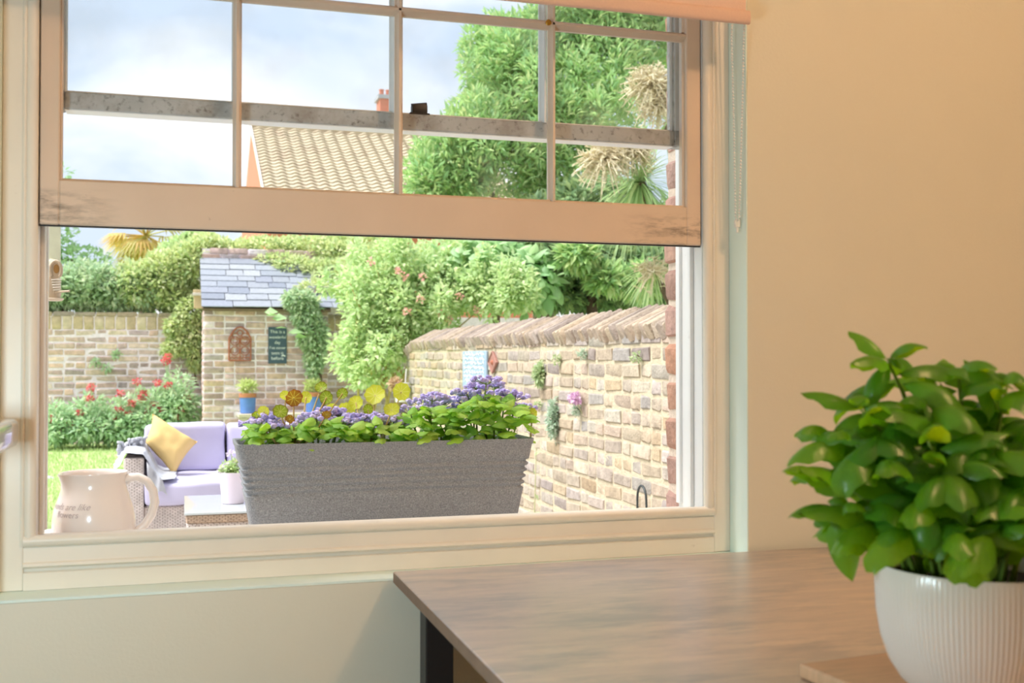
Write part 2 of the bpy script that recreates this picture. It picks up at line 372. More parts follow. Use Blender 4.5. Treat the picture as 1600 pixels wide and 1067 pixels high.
ball = bmesh.new(); bmesh.ops.create_icosphere(ball, subdivisions=1, radius=.0023); ball.verts.index_update()
bv = [v.co.copy() for v in ball.verts]; bf = [tuple(v.index for v in f.verts) for f in ball.faces]; ball.free()
def beads(pts):
    pts = [Vector(p) for p in pts]
    for i in range(len(pts) - 1):
        d = (pts[i + 1] - pts[i]); kk = max(1, int(d.length / .0058))
        for j in range(kk): m.add(bv, bf, Matrix.Translation(pts[i] + d * (j / kk)))
        m.tube([pts[i], pts[i + 1]], .0006, 4, False)
tp = Vector((.975, -.03, 2.32))
beads([tp, a1 + Vector((0, 0, .0)), a1.lerp(b1, .5) + Vector((.001, 0, 0)), b1, b1.lerp(b2, .5) + Vector((0, 0, -.012)), b2, a2.lerp(b2, .5) + Vector((.001, 0, 0)), a2, tp + Vector((.016, 0, 0))])
obj('bead_chain', m, chain_mat, bl, 180, kind='stuff')
q = b1.lerp(b2, .5)
m = MB().box(q.x - .006, q.x + .006, q.y - .003, q.y + .003, q.z - .022, q.z - .006, .002); m.tube([(q.x, q.y, q.z - .020), (q.x, q.y, q.z - .030)], .0025, 8)
obj('chain_connector', m, chain_mat, bl, 40)

# ---------------------------------------------------------------- glossy shelf end at the left edge
p = PY(0, 684, -.06)
m = MB(); 
vs, fs = bbox_mesh((.30, .20, .042), .012, 4)
m.add(vs, fs, Matrix.Translation((p.x - .132, -.10, p.z + .004)) @ Matrix.Rotation(R(-0), 4, 'Z'))
t = thing('wall_shelf', (p.x - .12, -.01, p.z), 'glossy pale grey rounded shelf end jutting in at the left edge', 'shelf')
obj('shelf_board', m, M('gloss_grey_laminate', (196, 200, 204), .12, namt=0, coat=.6), t, 40)
obj('edge_band', MB().box(p.x - .279, p.x + .0152, -.197, -.003, p.z + .012, p.z + .016, .001), M('chrome_band', (230, 230, 235), .15, metal=.8, namt=0), t)
obj('bracket', MB().box(p.x - .2, p.x - .17, -.16, -.001, p.z - .06, p.z - .018, .004), paint_white, t)

# ================================================================== table
wood = M('rustic_wood_laminate', (164, 136, 112), .30, ramp=None, nscale=5, namt=.22, bump=.04, bscale=40, stretch=(1.6, 9, 1), spec=.8, coat=1.0)
wood.node_tree.nodes['Principled BSDF'].inputs['Coat Roughness'].default_value = .52; wood.node_tree.nodes['Principled BSDF'].inputs['Coat IOR'].default_value = 3.2
stain(wood, (88, 74, 66), 4.6, .47, .64, stretch=(1.1, 3.4, 1), amount=.9)
stain(wood, (202, 172, 138), 6, .50, .66, stretch=(1.0, 5.5, 1), amount=.7)
wood_edge = M('wood_laminate_edge', (120, 96, 80), .5, nscale=30, namt=.15)
black_steel = M('black_powder_coated_steel', (30, 32, 36), .4, namt=.05, nscale=60)
TX0, TX1, TY0, TY1, TZ = 0.336, 1.78, -1.42, -0.012, 0.75
tb = thing('table', ((TX0 + TX1) / 2, (TY0 + TY1) / 2, 0), 'rustic brown wood topped table with black steel legs under the window', 'table')
obj('tabletop', MB().box(TX0, TX1, TY0, TY1, TZ - .018, TZ, .0015), wood, tb, 30)
obj('edge_strip', MB().box(TX0 - .0008, TX0 + .0005, TY0 + .002, TY1 - .002, TZ - .0175, TZ - .0015), wood_edge, tb)
for (x0, y1) in ((TX0 + .035, TY1 - .045), (TX1 - .08, TY1 - .045), (TX0 + .035, TY0 + .09), (TX1 - .08, TY0 + .09)):
    lg = obj('leg', MB().box(x0, x0 + .045, y1 - .045, y1, .008, TZ - .0182, .002), black_steel, tb, 30)
    obj('foot_cap', MB().lathe([(.001, 0), (.016, 0), (.018, .003), (.018, .009)], 16, Matrix.Translation((x0 + .0225, y1 - .0225, 0))), rub, lg, 40)
for x0 in (TX0 + .035, TX1 - .08): obj('side_rail', MB().box(x0 + .004, x0 + .041, TY0 + .09, TY1 - .09, TZ - .055, TZ - .0182, .002), black_steel, tb)
for y0 in (TY1 - .09, TY0 + .045): obj('cross_rail', MB().box(TX0 + .08, TX1 - .08, y0 + .006, y0 + .040, TZ - .055, TZ - .0182, .002), black_steel, tb)

# ---------------------------------------------------------------- board, pot, basil
board_mat = M('pale_beech', (206, 164, 128), .5, nscale=14, namt=.12, stretch=(2, 12, 1))
c0 = PZ(1247, 1036, TZ + .016); c1 = PZ(1380, 1019, TZ + .016); ang = math.atan2(c1.y - c0.y, c1.x - c0.x)
mw = Matrix.Translation((c0.x, c0.y, TZ)) @ Matrix.Rotation(ang, 4, 'Z')
bd = obj('chopping_board', MB().box(0, .34, -.24, 0, .0005, .016, .004, seg=3), board_mat, None, 40, mw)
tag(bd, 'pale wooden chopping board lying under the basil pot', 'board')
pot_mat = M('white_ribbed_ceramic', (226, 216, 208), .22, namt=.015, nscale=8)
soil_mat = M('potting_soil', (48, 34, 26), .95, nscale=120, namt=.5, bump=.6, bscale=180)
BZ = TZ + .0163
pc = PZ(1522, 1083, BZ); PR = .094; PHT = .128
pot = thing('plant_pot', (pc.x, pc.y, BZ), 'large white finely ribbed ceramic pot on the chopping board', 'pot')
prof = [(.0005, .0), (.050, .0), (.058, .003), (.070, .014), (.081, .032), (.0885, .055), (.0925, .080), (.0938, .105), (.0938, .124), (.0925, .1285), (.0905, .1285), (.089, .124), (.089, .100), (.0005, .098)]
def rib(a, z): return 1 + (.0035 * math.cos(a * 120) if .006 < z < .118 else 0)
obj('bowl', MB().lathe(prof, 720, Matrix.Translation((pc.x, pc.y, BZ)), rib), pot_mat, pot, 50)
def lump(r, z, n=30, k=8, amp=.004):
    def f(s, t):
        a = 2 * math.pi * s; rr = r * t
        return (rr * math.cos(a), rr * math.sin(a), z + amp * mnoise.noise(Vector((rr * math.cos(a) * 60, rr * math.sin(a) * 60, 3))))
    return MB().grid(f, n + 1, k)
mm = lump(.0885, .111); 
obj('soil', mm, soil_mat, pot, 180, Matrix.Translation((pc.x, pc.y, BZ)))

basil_mat = M('basil_leaf', (60, 118, 28), .32, ramp=[(58, 116, 30), (80, 140, 38), (104, 158, 50), (70, 126, 42)], nscale=60, namt=.12, bump=.12, bscale=90, transl=.52, tcol=(176, 228, 24), spec=.7)
stem_mat = M('basil_stem', (130, 160, 60), .5, nscale=40, namt=.12, transl=.2)
def leaf_mesh(name, length, width, arch, cup, fold=.1, nu=9, nv=7, wav=0.0, seed=0, mat=None, tipdrop=0.0):
    """arched blade along +X, domed across Y; origin at the petiole"""
    def f(s, t):
        w = width * (math.sin(math.pi * min(1, s ** .75)) ** .8) * (1 - .25 * s) if 0 < s < 1 else 0.0
        y = (t - .5) * 2
        a = arch * s
        x = length * (math.sin(a) / a if a > 1e-4 else 1) * s if arch else length * s
        z = -length * s * ((1 - math.cos(a)) / a if a > 1e-4 else 0)
        yy = y * w / 2
        z -= cup * width * (y * y) * (w / width if width else 0)
        z += fold * width * -abs(1 - abs(y)) * .15 * (w / width)
        z += wav * width * math.sin(s * 14 + seed + y * 2) * y * y
        return (x, yy * (1 - .25 * cup * y * y), z)
    me = MB().grid(f, nu, nv).mesh(name, 180)
    if mat: me.materials.append(mat)
    return me
bleaf = [leaf_mesh('leaf', 1.0, .56, a, c, seed=i, mat=basil_mat, wav=.05) for i, (a, c) in enumerate(((1.5, .55), (1.9, .6), (2.2, .55), (1.7, .75), (1.0, .5)))]
def frame_mat(loc, d, up, scale):
    d = Vector(d).normalized(); up = Vector(up); y = up.cross(d)
    if y.length < 1e-4: y = d.orthogonal()
    y.normalize(); z = d.cross(y)
    return Matrix.Translation(Vector(loc)) @ Matrix((d, y, z)).transposed().to_4x4() @ Matrix.Diagonal((*([scale] * 3 if not isinstance(scale, (tuple, list)) else scale), 1))
basil = thing('basil_plant', (pc.x, pc.y, BZ + .111), 'bushy green basil plant growing in the white pot', 'plant')
rb = random.Random(5)
fwd = Vector((math.sin(YAW), math.cos(YAW), 0)); rgt = Vector((math.cos(YAW), -math.sin(YAW), 0))
def basil_px(u, v, dd): # point at the pot's depth plus dd (towards viewer negative)
    d = ray(u, v); base = (pc - CAM).dot(fwd); return CAM + d * ((base + dd) / d.dot(fwd))
tips = [(1388, 566, .02), (1345, 640, .01), (1497, 580, .03), (1575, 598, .0), (1450, 640, -.01), (1540, 640, .05), (1410, 665, .04), (1330, 690, -.02), (1285, 752, -.01), (1380, 735, -.05), (1480, 735, -.06), (1560, 720, -.05), (1630, 660, 0), (1665, 730, -.02), (1610, 770, -.06), (1500, 690, .06), (1600, 700, .06), (1318, 800, -.03), (1440, 790, -.06), (1540, 800, -.065), (1660, 820, -.03), (1350, 845, -.02), (1470, 600, .05), (1430, 720, .07), (1415, 838, -.06), (1490, 842, -.08), (1555, 846, -.085), (1620, 840, -.08), (1450, 690, -.05), (1520, 700, -.04), (1300, 680, .02)]
sm = MB(); nleaf = 0
for (u, v, dd) in tips:
    tip = basil_px(u, v, dd)
    dirh = Vector((tip.x - pc.x, tip.y - pc.y, 0)); 
    root = Vector((pc.x, pc.y, BZ + .108)) + dirh * .42
    if dirh.length * .42 > .07: root = Vector((pc.x, pc.y, BZ + .108)) + dirh.normalized() * .07
    midp = root.lerp(tip, .55) + Vector((0, 0, .02)) - dirh * .12
    pts = [root, root.lerp(midp, .5) + Vector((0, 0, .006)), midp, midp.lerp(tip, .55) + Vector((0, 0, .006)), tip]
    sm.tube(pts, [.0028, .0026, .0023, .002, .0012], 7)
    az = rb.uniform(0, math.pi)
    nodes = ((1.0, .034), (.985, .046), (.80, .058), (.60, .062), (.40, .050)) if (tip - root).length > .08 else ((1.0, .034), (.97, .055), (.6, .055))
    for kx, (fr, ln) in enumerate(nodes):
        ii = fr * (len(pts) - 1); i0 = min(int(ii), len(pts) - 2); pp = pts[i0].lerp(pts[i0 + 1], ii - i0)
        for sgn in (0, math.pi):
            a = az + sgn + kx * math.pi / 2 + rb.uniform(-.25, .25)
            el = rb.uniform(.35, .85) if kx else rb.uniform(.7, 1.2)
            if pp.z < BZ + .15: el += .3
            d = Vector((math.cos(a) * math.cos(el), math.sin(a) * math.cos(el), math.sin(el)))
            s = ln * rb.uniform(1.2, 1.6)
            o_ = bpy.data.objects.new('leaf', rb.choice(bleaf))
            link(o_, basil, frame_mat(pp + d * .004, d, (0, 0, 1), (s, s * rb.uniform(.9, 1.15), s)))
            nleaf += 1
def big_leaf(u0, v0, d0, u1, v1, d1, wid, me, up=(0, 0, 1)):
    a = basil_px(u0, v0, d0); b = basil_px(u1, v1, d1); L_ = (b - a).length
    link(bpy.data.objects.new('leaf', me), basil, frame_mat(a, b - a, up, (L_ * 1.06, wid / .56, L_ * .8)))
big_leaf(1312, 805, -.02, 1348, 925, -.03, .040, bleaf[4], -fwd)
big_leaf(1300, 800, -.02, 1262, 800, -.03, .030, bleaf[1])
big_leaf(1390, 566, .02, 1290, 602, .0, .034, bleaf[2])
big_leaf(1385, 560, .02, 1432, 552, .0, .022, bleaf[2])
big_leaf(1505, 562, .03, 1572, 575, .0, .026, bleaf[2])
big_leaf(1520, 592, .0, 1625, 640, -.03, .040, bleaf[2])
big_leaf(1440, 622, -.01, 1545, 668, -.04, .042, bleaf[2])
big_leaf(1375, 680, -.04, 1268, 712, -.05, .040, bleaf[0])
big_leaf(1405, 690, -.05, 1395, 775, -.08, .046, bleaf[3])
big_leaf(1500, 752, -.07, 1440, 800, -.10, .050, bleaf[2])
big_leaf(1500, 752, -.07, 1600, 790, -.10, .052, bleaf[2])
big_leaf(1480, 800, -.08, 1500, 860, -.11, .048, bleaf[3])
big_leaf(1450, 790, -.08, 1395, 850, -.10, .044, bleaf[3])
big_leaf(1540, 860, -.08, 1552, 908, -.10, .03, bleaf[4], -fwd)
obj('stem', sm, stem_mat, basil, 180)

# ================================================================== outside: house brickwork and ledge
brick_red = M('red_brick', (190, 130, 105), .85, ramp=[(190, 152, 138), (166, 134, 122), (204, 152, 124), (156, 136, 128), (190, 146, 132), (178, 158, 148)], nscale=40, namt=.22, bump=.5, bscale=90)
mortar_pink = M('pale_mortar', (226, 208, 190), .95, nscale=50, namt=.1, bump=.4, bscale=120)
brick_yel = M('yellow_stock_brick', (168, 143, 111), .9,
              ramp=[(181, 168, 149), (168, 152, 131), (184, 175, 161), (161, 149, 137), (178, 159, 129), (152, 147, 142), (186, 177, 159), (172, 150, 121), (173, 162, 154), (137, 125, 120), (180, 166, 143), (175, 154, 141)],
              nscale=22, namt=.26, bump=.6, bscale=70)
stain(brick_yel, (140, 122, 108), 17, .58, .76, amount=.7)
mortar_yel = M('sandy_mortar', (196, 184, 157), .95, nscale=30, namt=.12, bump=.6, bscale=90)
brick_old = M('brown_stock_brick', (192, 156, 140), .9,
              ramp=[(210, 182, 175), (190, 165, 164), (221, 191, 173), (175, 158, 164), (218, 187, 184), (203, 168, 157), (188, 174, 179), (225, 200, 186), (162, 143, 150), (212, 178, 164), (242, 231, 238)],
              nscale=18, namt=.25, bump=.6, bscale=60)
mortar_old = M('grey_lime_mortar', (244, 230, 238), .95, nscale=25, namt=.12, bump=.6, bscale=80)

def brick_variants(L, D, H, k, jit, mat, seed):
    r = random.Random(seed); out = []
    for i in range(k):
        vs, fs = bbox_mesh((L, D, H), min(.009, H * .14), 1)
        sh = [(r.uniform(-1, 1) * jit, r.uniform(-1, 1) * jit * .6, r.uniform(-1, 1) * jit) for _ in vs]
        me = MB().add([Vector(v) + Vector(s) for v, s in zip(vs, sh)], fs).mesh('brick', 40); me.materials.append(mat); out.append(me)
    return out
def lay_bricks(parent, org, along, normal, length, z0, z1, ch, L, D, hd, mort, mat, seed, jit=.004, maxn=295, vis=lambda p: True, proud=.004, headers=.4, skip=None, name='brick'):
    """courses of bricks on a face; org: left end at z=0, along: unit dir, normal: outward"""
    r = random.Random(seed); al = Vector(along); nr = Vector(normal)
    Ls = brick_variants(L, D, ch - mort, 5, jit, mat, seed); Hs = brick_variants(hd, D, ch - mort, 4, jit, mat, seed + 1)
    rz = math.atan2(al.y, al.x)
    items = []; row = 0; z = z0
    while z + ch * .6 < z1:
        x = 0.0; first = True
        while x < length - .02:
            head = (row % 2 == 1) if first else r.random() < headers; w = hd if head else L; w0 = w; first = False
            if length - x < w + .06: w = length - x
            cx = x + w / 2
            if cx - w / 2 > -.02 and cx + w / 2 < length + .02:
                p = Vector(org) + al * cx + nr * (proud + r.uniform(-.004, .004) - D / 2); p.z = z + ch / 2 + r.uniform(-.002, .002)
                if not (skip and skip(p)):
                    items.append((p, r.choice(Hs if head else Ls), r.uniform(-.012, .012), r.uniform(-.01, .01), r.random(), w / w0))
            x += w + mort
        z += ch; row += 1
    key = []
    for it in items:
        u, v, w = proj(it[0]); ok = vis((u, v)) and w > 0
        key.append((0 if ok else 1, w))
    order = sorted(range(len(items)), key=lambda i: key[i]); rest = MB()
    for rank, i in enumerate(order):
        p, me, ry, rzz, rd, sx_ = items[i]
        mw = Matrix.Translation(p) @ Matrix.Rotation(rz + rzz, 4, 'Z') @ Matrix.Rotation(ry, 4, 'Y') @ Matrix.Diagonal((sx_, 1, 1, 1))
        if rank < maxn and key[i][0] == 0: link(bpy.data.objects.new(name, me), parent, mw)
        else: rest.add([v.co.copy() for v in me.vertices], [tuple(f.vertices) for f in me.polygons], mw, rd)
    if rest.v:
        obj('further_' + name + 's', rest, mat, parent, kind='stuff')

HY0, HY1 = .192, .275
m = MB(); HX0, HX1 = -4.0, 6.0
m.box(HX0, OX0 + .03, HY0, HY1 - .006, -.1, 2.78); m.box(XR + .018, HX1, HY0, HY1 - .006, -.1, 2.78)
m.box(OX0 + .03, XR + .018, HY0, HY1 - .006, -.1, .66); m.box(OX0 + .03, XR + .018, HY0, HY1 - .006, 2.32, 2.78)
house = struct('wall_house', m, mortar_pink, 'red brick outer house wall and window reveal')
vis_win = lambda q: 60 < q[0] < 1100 and 0 < q[1] < 840
hb = brick_variants(HY1 - HY0 - .004, .215, .064, 5, .004, brick_red, 41); z = .69
while z < 2.30:
    link(bpy.data.objects.new('brick', random.choice(hb)), house, Matrix.Translation((XR + .011 + .1075 + random.uniform(-.003, .003), (HY0 + HY1) / 2 + .002, z + .032)) @ Matrix.Rotation(R(90), 4, 'Z')); z += .0755
obj('lintel', MB().box(OX0 - .1, XR + .15, HY0 - .002, HY1 + .002, 2.302, 2.45, .004), mortar_pink, house)
ledge_mat = M('painted_stone_ledge', (236, 226, 220), .6, nscale=20, namt=.08, bump=.2)
SILL = .735
ledge = struct('trim_1', MB().box(OX0 + .036, XR + .01, .20, .52, .66, SILL, .006), ledge_mat, 'pale stone ledge outside the window')

# ---------------------------------------------------------------- planter
granite = M('granite_effect_plastic', (146, 149, 154), .7, nscale=420, namt=.45, bump=.25, bscale=380)
stain(granite, (226, 226, 228), 330, .60, .68, amount=.8); stain(granite, (60, 58, 58), 300, .62, .72, amount=.6)
PYF = .285; pl = PY(369, 692, PYF); prt = PY(838, 688, PYF); ptop = (pl.z + prt.z) / 2; pbl = PY(397, 826, PYF + .03).x; pbr = PY(814, 808, PYF + .03).x
PH = ptop - SILL - .0008
planter = thing('window_planter', ((pl.x + prt.x) / 2, PYF + .09, SILL), 'long grey granite effect trough planter on the outer window ledge', 'planter')
dz_vis = ptop - PY(600, 817, PYF + .03).z
slope = ((pbl - pl.x) / dz_vis + (prt.x - pbr) / dz_vis) / 2
rings = []
def ring(h, inset, out=0.0): # h: from the top downwards
    i = slope * h + inset
    return (pl.x + i - out, prt.x - i + out, PYF + i * .55 - out, PYF + .185 - i * .55 + out, ptop - h)
hs = [(0.0, .004), (0.0, .0), (.010, -.0), (.012, .0015), (.030, .0015)]
for kx in range(5):
    b = .040 + kx * .0125; hs += [(b, .0015), (b + .0028, .0065), (b + .0055, .0065), (b + .009, .0012)]
hs += [(.108, .0015), (PH - .006, .0015), (PH, .006)]
allr = [ring(.075, .008)] + [ring(0.004, .0075)] + [ring(h, i) for h, i in hs]
def rr(rg, cr=.018, seg=4):
    x0, x1, y0, y1, z = rg; out = []
    for (cx, cy, a0) in ((x1 - cr, y0 + cr, -90), (x1 - cr, y1 - cr, 0), (x0 + cr, y1 - cr, 90), (x0 + cr, y0 + cr, 180)):
        for j in range(seg + 1):
            a = R(a0 + 90 * j / seg); out.append((cx + cr * math.cos(a), cy + cr * math.sin(a), z))
    return out
m = MB(); vs = []; nn = 20
for rg in allr: vs += rr(rg)
fs = [(i * nn + j, i * nn + (j + 1) % nn, (i + 1) * nn + (j + 1) % nn, (i + 1) * nn + j) for i in range(len(allr) - 1) for j in range(nn)]
fs += [tuple((len(allr) - 1) * nn + j for j in range(nn - 1, -1, -1))]
m.add(vs, fs); obj('trough', m, granite, planter, 50)
x0, x1, y0, y1, z = ring(.02, .009)
obj('soil', MB().grid(lambda s, t: (x0 + (x1 - x0) * s, y0 + (y1 - y0) * t, z + .004 * mnoise.noise(Vector((s * 40, t * 12, 0)))), 40, 12), soil_mat, planter, 180)
SOILZ = z

# ---------------------------------------------------------------- jug
jug_mat = M('cream_glazed_ceramic', (240, 230, 224), .18, namt=.012, nscale=6, coat=.3)
jc = PY(147, 800, .315); jz = SILL + .0005; jt = PY(150, 737, .315).z - jz
sc = (PY(212, 800, .315) - PY(81, 800, .315)).length / 2
jug = thing('jug', (jc.x, .315, jz), 'cream ceramic jug with printed words standing on the outer ledge', 'jug')
pf = [(.0005, .004), (.55, .002), (.62, 0), (.68, .004), (.80, .10), (.93, .22), (.995, .36), (1.0, .48), (.955, .60), (.86, .72), (.785, .82), (.765, .90), (.785, .965), (.805, .985), (.80, 1.0), (.775, .995), (.75, .96), (.735, .9), (.75, .82), (.92, .6), (.95, .48), (.75, .1), (.0005, .06)]
prof = [(r * sc, z * jt) for r, z in pf]
def spout(a, z):
    f = max(0.0, (z / jt - .72) / .28); d = abs(((a - R(215) + math.pi) % (2 * math.pi)) - math.pi)
    return 1 + .20 * f * math.exp(-(d / .30) ** 2)
m = MB().lathe(prof, 64, Matrix.Translation((jc.x, .315, jz)), spout)
obj('body', m, jug_mat, jug, 60)
hp = [(196, 752), (203, 746), (216, 745), (230, 752), (239, 766), (242, 785), (237, 804), (226, 820), (213, 830), (200, 834)]
hv = [PY(u, v, .315) for u, v in hp]
obj('handle', MB().tube(hv, [.009, .0085, .008, .008, .008, .008, .008, .008, .0075, .006], 12, flat=1.25), jug_mat, jug, 180)
def text_mesh(body, size, align='LEFT', extrude=0.0):
    cu = bpy.data.curves.new('lettering', 'FONT'); cu.body = body; cu.size = size; cu.align_x = align; cu.extrude = extrude; cu.resolution_u = 3
    o_ = bpy.data.objects.new('lettering', cu); COL.objects.link(o_)
    dg = bpy.context.evaluated_depsgraph_get(); me = bpy.data.meshes.new_from_object(o_.evaluated_get(dg))
    vs = [v.co.copy() for v in me.vertices]; fs = [tuple(p.vertices) for p in me.polygons]
    bpy.data.objects.remove(o_); bpy.data.curves.remove(cu); bpy.data.meshes.remove(me); return vs, fs
ink = M('faded_grey_ink', (192, 178, 176), .4, namt=0)
for body, vpx, a0 in (('friends are like', 799, -172), ('flowers', 811, -146)):
    vs, fs = text_mesh(body, .0155); zb = PY(120, vpx, .24).z
    out = []
    for q in vs:
        zz = zb + q.y; t_ = (zz - jz)
        rad = np.interp(t_, [pf[i][1] * jt for i in range(3, 12)], [pf[i][0] * sc for i in range(3, 12)]) + .0004
        a = R(a0) + q.x / rad; out.append((jc.x + rad * math.cos(a), .315 + rad * math.sin(a), zz))
    obj('lettering', MB().add(out, fs), ink, jug)

# ================================================================== planter flowers
ag_leaf_mat = M('ageratum_leaf', (120, 180, 50), .5, ramp=[(150, 200, 70), (172, 214, 84), (196, 224, 110), (156, 204, 96), (132, 186, 76)], nscale=60, namt=.12, bump=.3, bscale=120, transl=.45, tcol=(176, 220, 44))
ag_flower_mat = M('ageratum_flower', (190, 178, 232), .8, ramp=[(184, 172, 230), (204, 192, 240), (216, 206, 244), (170, 158, 222)], nscale=200, namt=.2, transl=.25)
ag_stem_mat = M('ageratum_stem', (120, 140, 70), .6, namt=.1)
agl = [leaf_mesh('leaf', 1.0, .78, a, c, nu=7, nv=5, seed=i, wav=.05, mat=ag_leaf_mat) for i, (a, c) in enumerate(((.6, .3), (1.0, .35), (1.3, .4), (.8, .2)))]
def pompom(seed):
    r = random.Random(seed); bm = bmesh.new(); bmesh.ops.create_icosphere(bm, subdivisions=2, radius=1)
    for i, v in enumerate(bm.verts): v.co *= r.uniform(.72, 1.18); v.co.z *= .8
    bm.verts.index_update(); q = ([v.co.copy() for v in bm.verts], [tuple(v.index for v in f.verts) for f in bm.faces]); bm.free(); return q
pomv = [pompom(i) for i in range(4)]
ra = random.Random(21)
AGC = [ # plant: centre u, label, stems tips (u,v,depth offset) , leaf mound (u range, top v)
    (415, 'low ageratum at the left end of the planter', [(408, 655), (424, 648), (398, 660), (437, 662)], (388, 455, 655)),
    (505, 'ageratum behind the round nasturtium leaves in the planter', [(492, 648), (515, 640), (530, 645), (478, 655), (520, 662), (540, 656)], (450, 560, 650)),
    (585, 'ageratum with pale lilac heads in the middle of the planter', [(560, 650), (578, 655), (594, 650), (602, 664), (570, 668), (548, 660), (612, 656)], (545, 640, 655)),
    (680, 'ageratum right of the planter middle with three raised heads', [(660, 626), (676, 618), (692, 628), (668, 636), (640, 638), (705, 640)], (625, 720, 630)),
    (765, 'tallest ageratum with the densest lilac heads at the planter right end', [(728, 612), (745, 600), (760, 592), (752, 615), (772, 600), (790, 612), (806, 618), (738, 622), (778, 622), (816, 634), (720, 622)], (700, 832, 612))]
for uc, lab, tipsx, (ua, ub, vt) in AGC:
    bx = PY(uc, 690, PYF + .09).x
    t = thing('ageratum_plant', (bx, PYF + .09, SOILZ), lab, 'flower', 'lilac ageratum plants in the window planter')
    st = MB()
    for (u, v) in tipsx:
        Y = PYF + ra.uniform(.04, .15); tp = PY(u, v, Y); tp.z += .002
        base = Vector((bx + (tp.x - bx) * .5, PYF + .09 + ra.uniform(-.02, .02), SOILZ))
        st.tube([base, base.lerp(tp, .5) + Vector((ra.uniform(-.006, .006), 0, .006)), tp], [.0022, .0018, .0012], 6)
        fm = MB(); kk = ra.randint(15, 22)
        for j in range(kk):
            a = ra.uniform(0, 6.28); rad = .026 * math.sqrt(ra.random()); c = tp + Vector((rad * math.cos(a) * 1.15, rad * math.sin(a), ra.uniform(-.004, .006) - rad * .25))
            pv, pf_ = ra.choice(pomv); s = ra.uniform(.0046, .0068)
            fm.add(pv, pf_, Matrix.Translation(c) @ Matrix.Diagonal((s, s, s, 1)), ra.random())
            st.tube([tp + Vector((0, 0, -.014)), c], .0005, 4, False)
        obj('flower_cluster', fm, ag_flower_mat, t)
    obj('stem', st, ag_stem_mat, t, 180)
    nl = int((ub - ua) * 1.05)
    for j in range(nl):
        f = ra.random(); u = ua + (ub - ua) * f; edge = 1 - abs(2 * f - 1) ** 2 * .35
        v = 694 - (694 - vt) * edge * ra.random() ** .6
        Y = PYF + ra.uniform(.0, .15); p = PY(u, v, Y); p.z = max(p.z, SOILZ + .006)
        fr_ = (Y - PYF) / .15
        a = ra.uniform(0, 6.28); el = ra.uniform(-.1, .7)
        d = Vector((math.cos(a) * math.cos(el), math.sin(a) * math.cos(el) - .35, math.sin(el)))
        s = ra.uniform(.028, .048)
        link(bpy.data.objects.new('leaf', ra.choice(agl)), t, frame_mat(p - d * s * .4, d, (0, -.25, 1), s))
# nasturtium
def nast_mat(name, col, vein, rim):
    m = M(name, col, .5, nscale=30, namt=.1, transl=.5)
    n, L, b = nodes_of(m); src = b.inputs['Base Color'].links[0].from_socket
    tc = n.new('ShaderNodeTexCoord'); sp = n.new('ShaderNodeSeparateXYZ'); L.new(tc.outputs['Object'], sp.inputs[0])
    at = n.new('ShaderNodeMath'); at.operation = 'ARCTAN2'; L.new(sp.outputs[1], at.inputs[0]); L.new(sp.outputs[0], at.inputs[1])
    mu = n.new('ShaderNodeMath'); mu.operation = 'MULTIPLY'; mu.inputs[1].default_value = 4.5; L.new(at.outputs[0], mu.inputs[0])
    sn = n.new('ShaderNodeMath'); sn.operation = 'SINE'; L.new(mu.outputs[0], sn.inputs[0])
    ab = n.new('ShaderNodeMath'); ab.operation = 'ABSOLUTE'; L.new(sn.outputs[0], ab.inputs[0])
    ln = n.new('ShaderNodeVectorMath'); ln.operation = 'LENGTH'; L.new(tc.outputs['Object'], ln.inputs[0])
    wd = n.new('ShaderNodeMath'); wd.operation = 'MULTIPLY'; L.new(ab.outputs[0], wd.inputs[0]); L.new(ln.outputs['Value'], wd.inputs[1])
    mr = n.new('ShaderNodeMapRange'); mr.inputs['From Min'].default_value = .15; mr.inputs['From Max'].default_value = .06; L.new(wd.outputs[0], mr.inputs[0])
    mx = n.new('ShaderNodeMix'); mx.data_type = 'RGBA'; L.new(mr.outputs[0], mx.inputs[0]); L.new(src, mx.inputs[6]); mx.inputs[7].default_value = (*lin(vein), 1)
    r2 = n.new('ShaderNodeMapRange'); r2.inputs['From Min'].default_value = .78; r2.inputs['From Max'].default_value = 1.0; L.new(ln.outputs['Value'], r2.inputs[0])
    m2 = n.new('ShaderNodeMix'); m2.data_type = 'RGBA'; L.new(r2.outputs[0], m2.inputs[0]); L.new(mx.outputs[2], m2.inputs[6]); m2.inputs[7].default_value = (*lin(rim), 1)
    L.new(m2.outputs[2], b.inputs['Base Color'])
    tr = [q for q in n if q.type == 'BSDF_TRANSLUCENT'][0]; L.new(m2.outputs[2], tr.inputs[0]); return m
n_red = nast_mat('nasturtium_bronze', (166, 120, 30), (226, 214, 90), (150, 84, 30))
n_grn = nast_mat('nasturtium_olive', (150, 170, 36), (210, 220, 100), (130, 120, 34))
n_yel = nast_mat('nasturtium_yellow', (214, 218, 66), (232, 234, 130), (204, 206, 60))
def nleaf_mesh(mat, i):
    def f(s, t):
        a = 2 * math.pi * s; w = 1 + .05 * math.sin(a * 9 + i) + .05 * math.sin(a * 2 + i)
        return (t * w * math.cos(a), t * w * math.sin(a), .18 * t * t * (1 + .5 * math.sin(a * 3 + i)) - .05)
    me = MB().grid(f, 37, 5).mesh('leaf', 180); me.materials.append(mat); return me
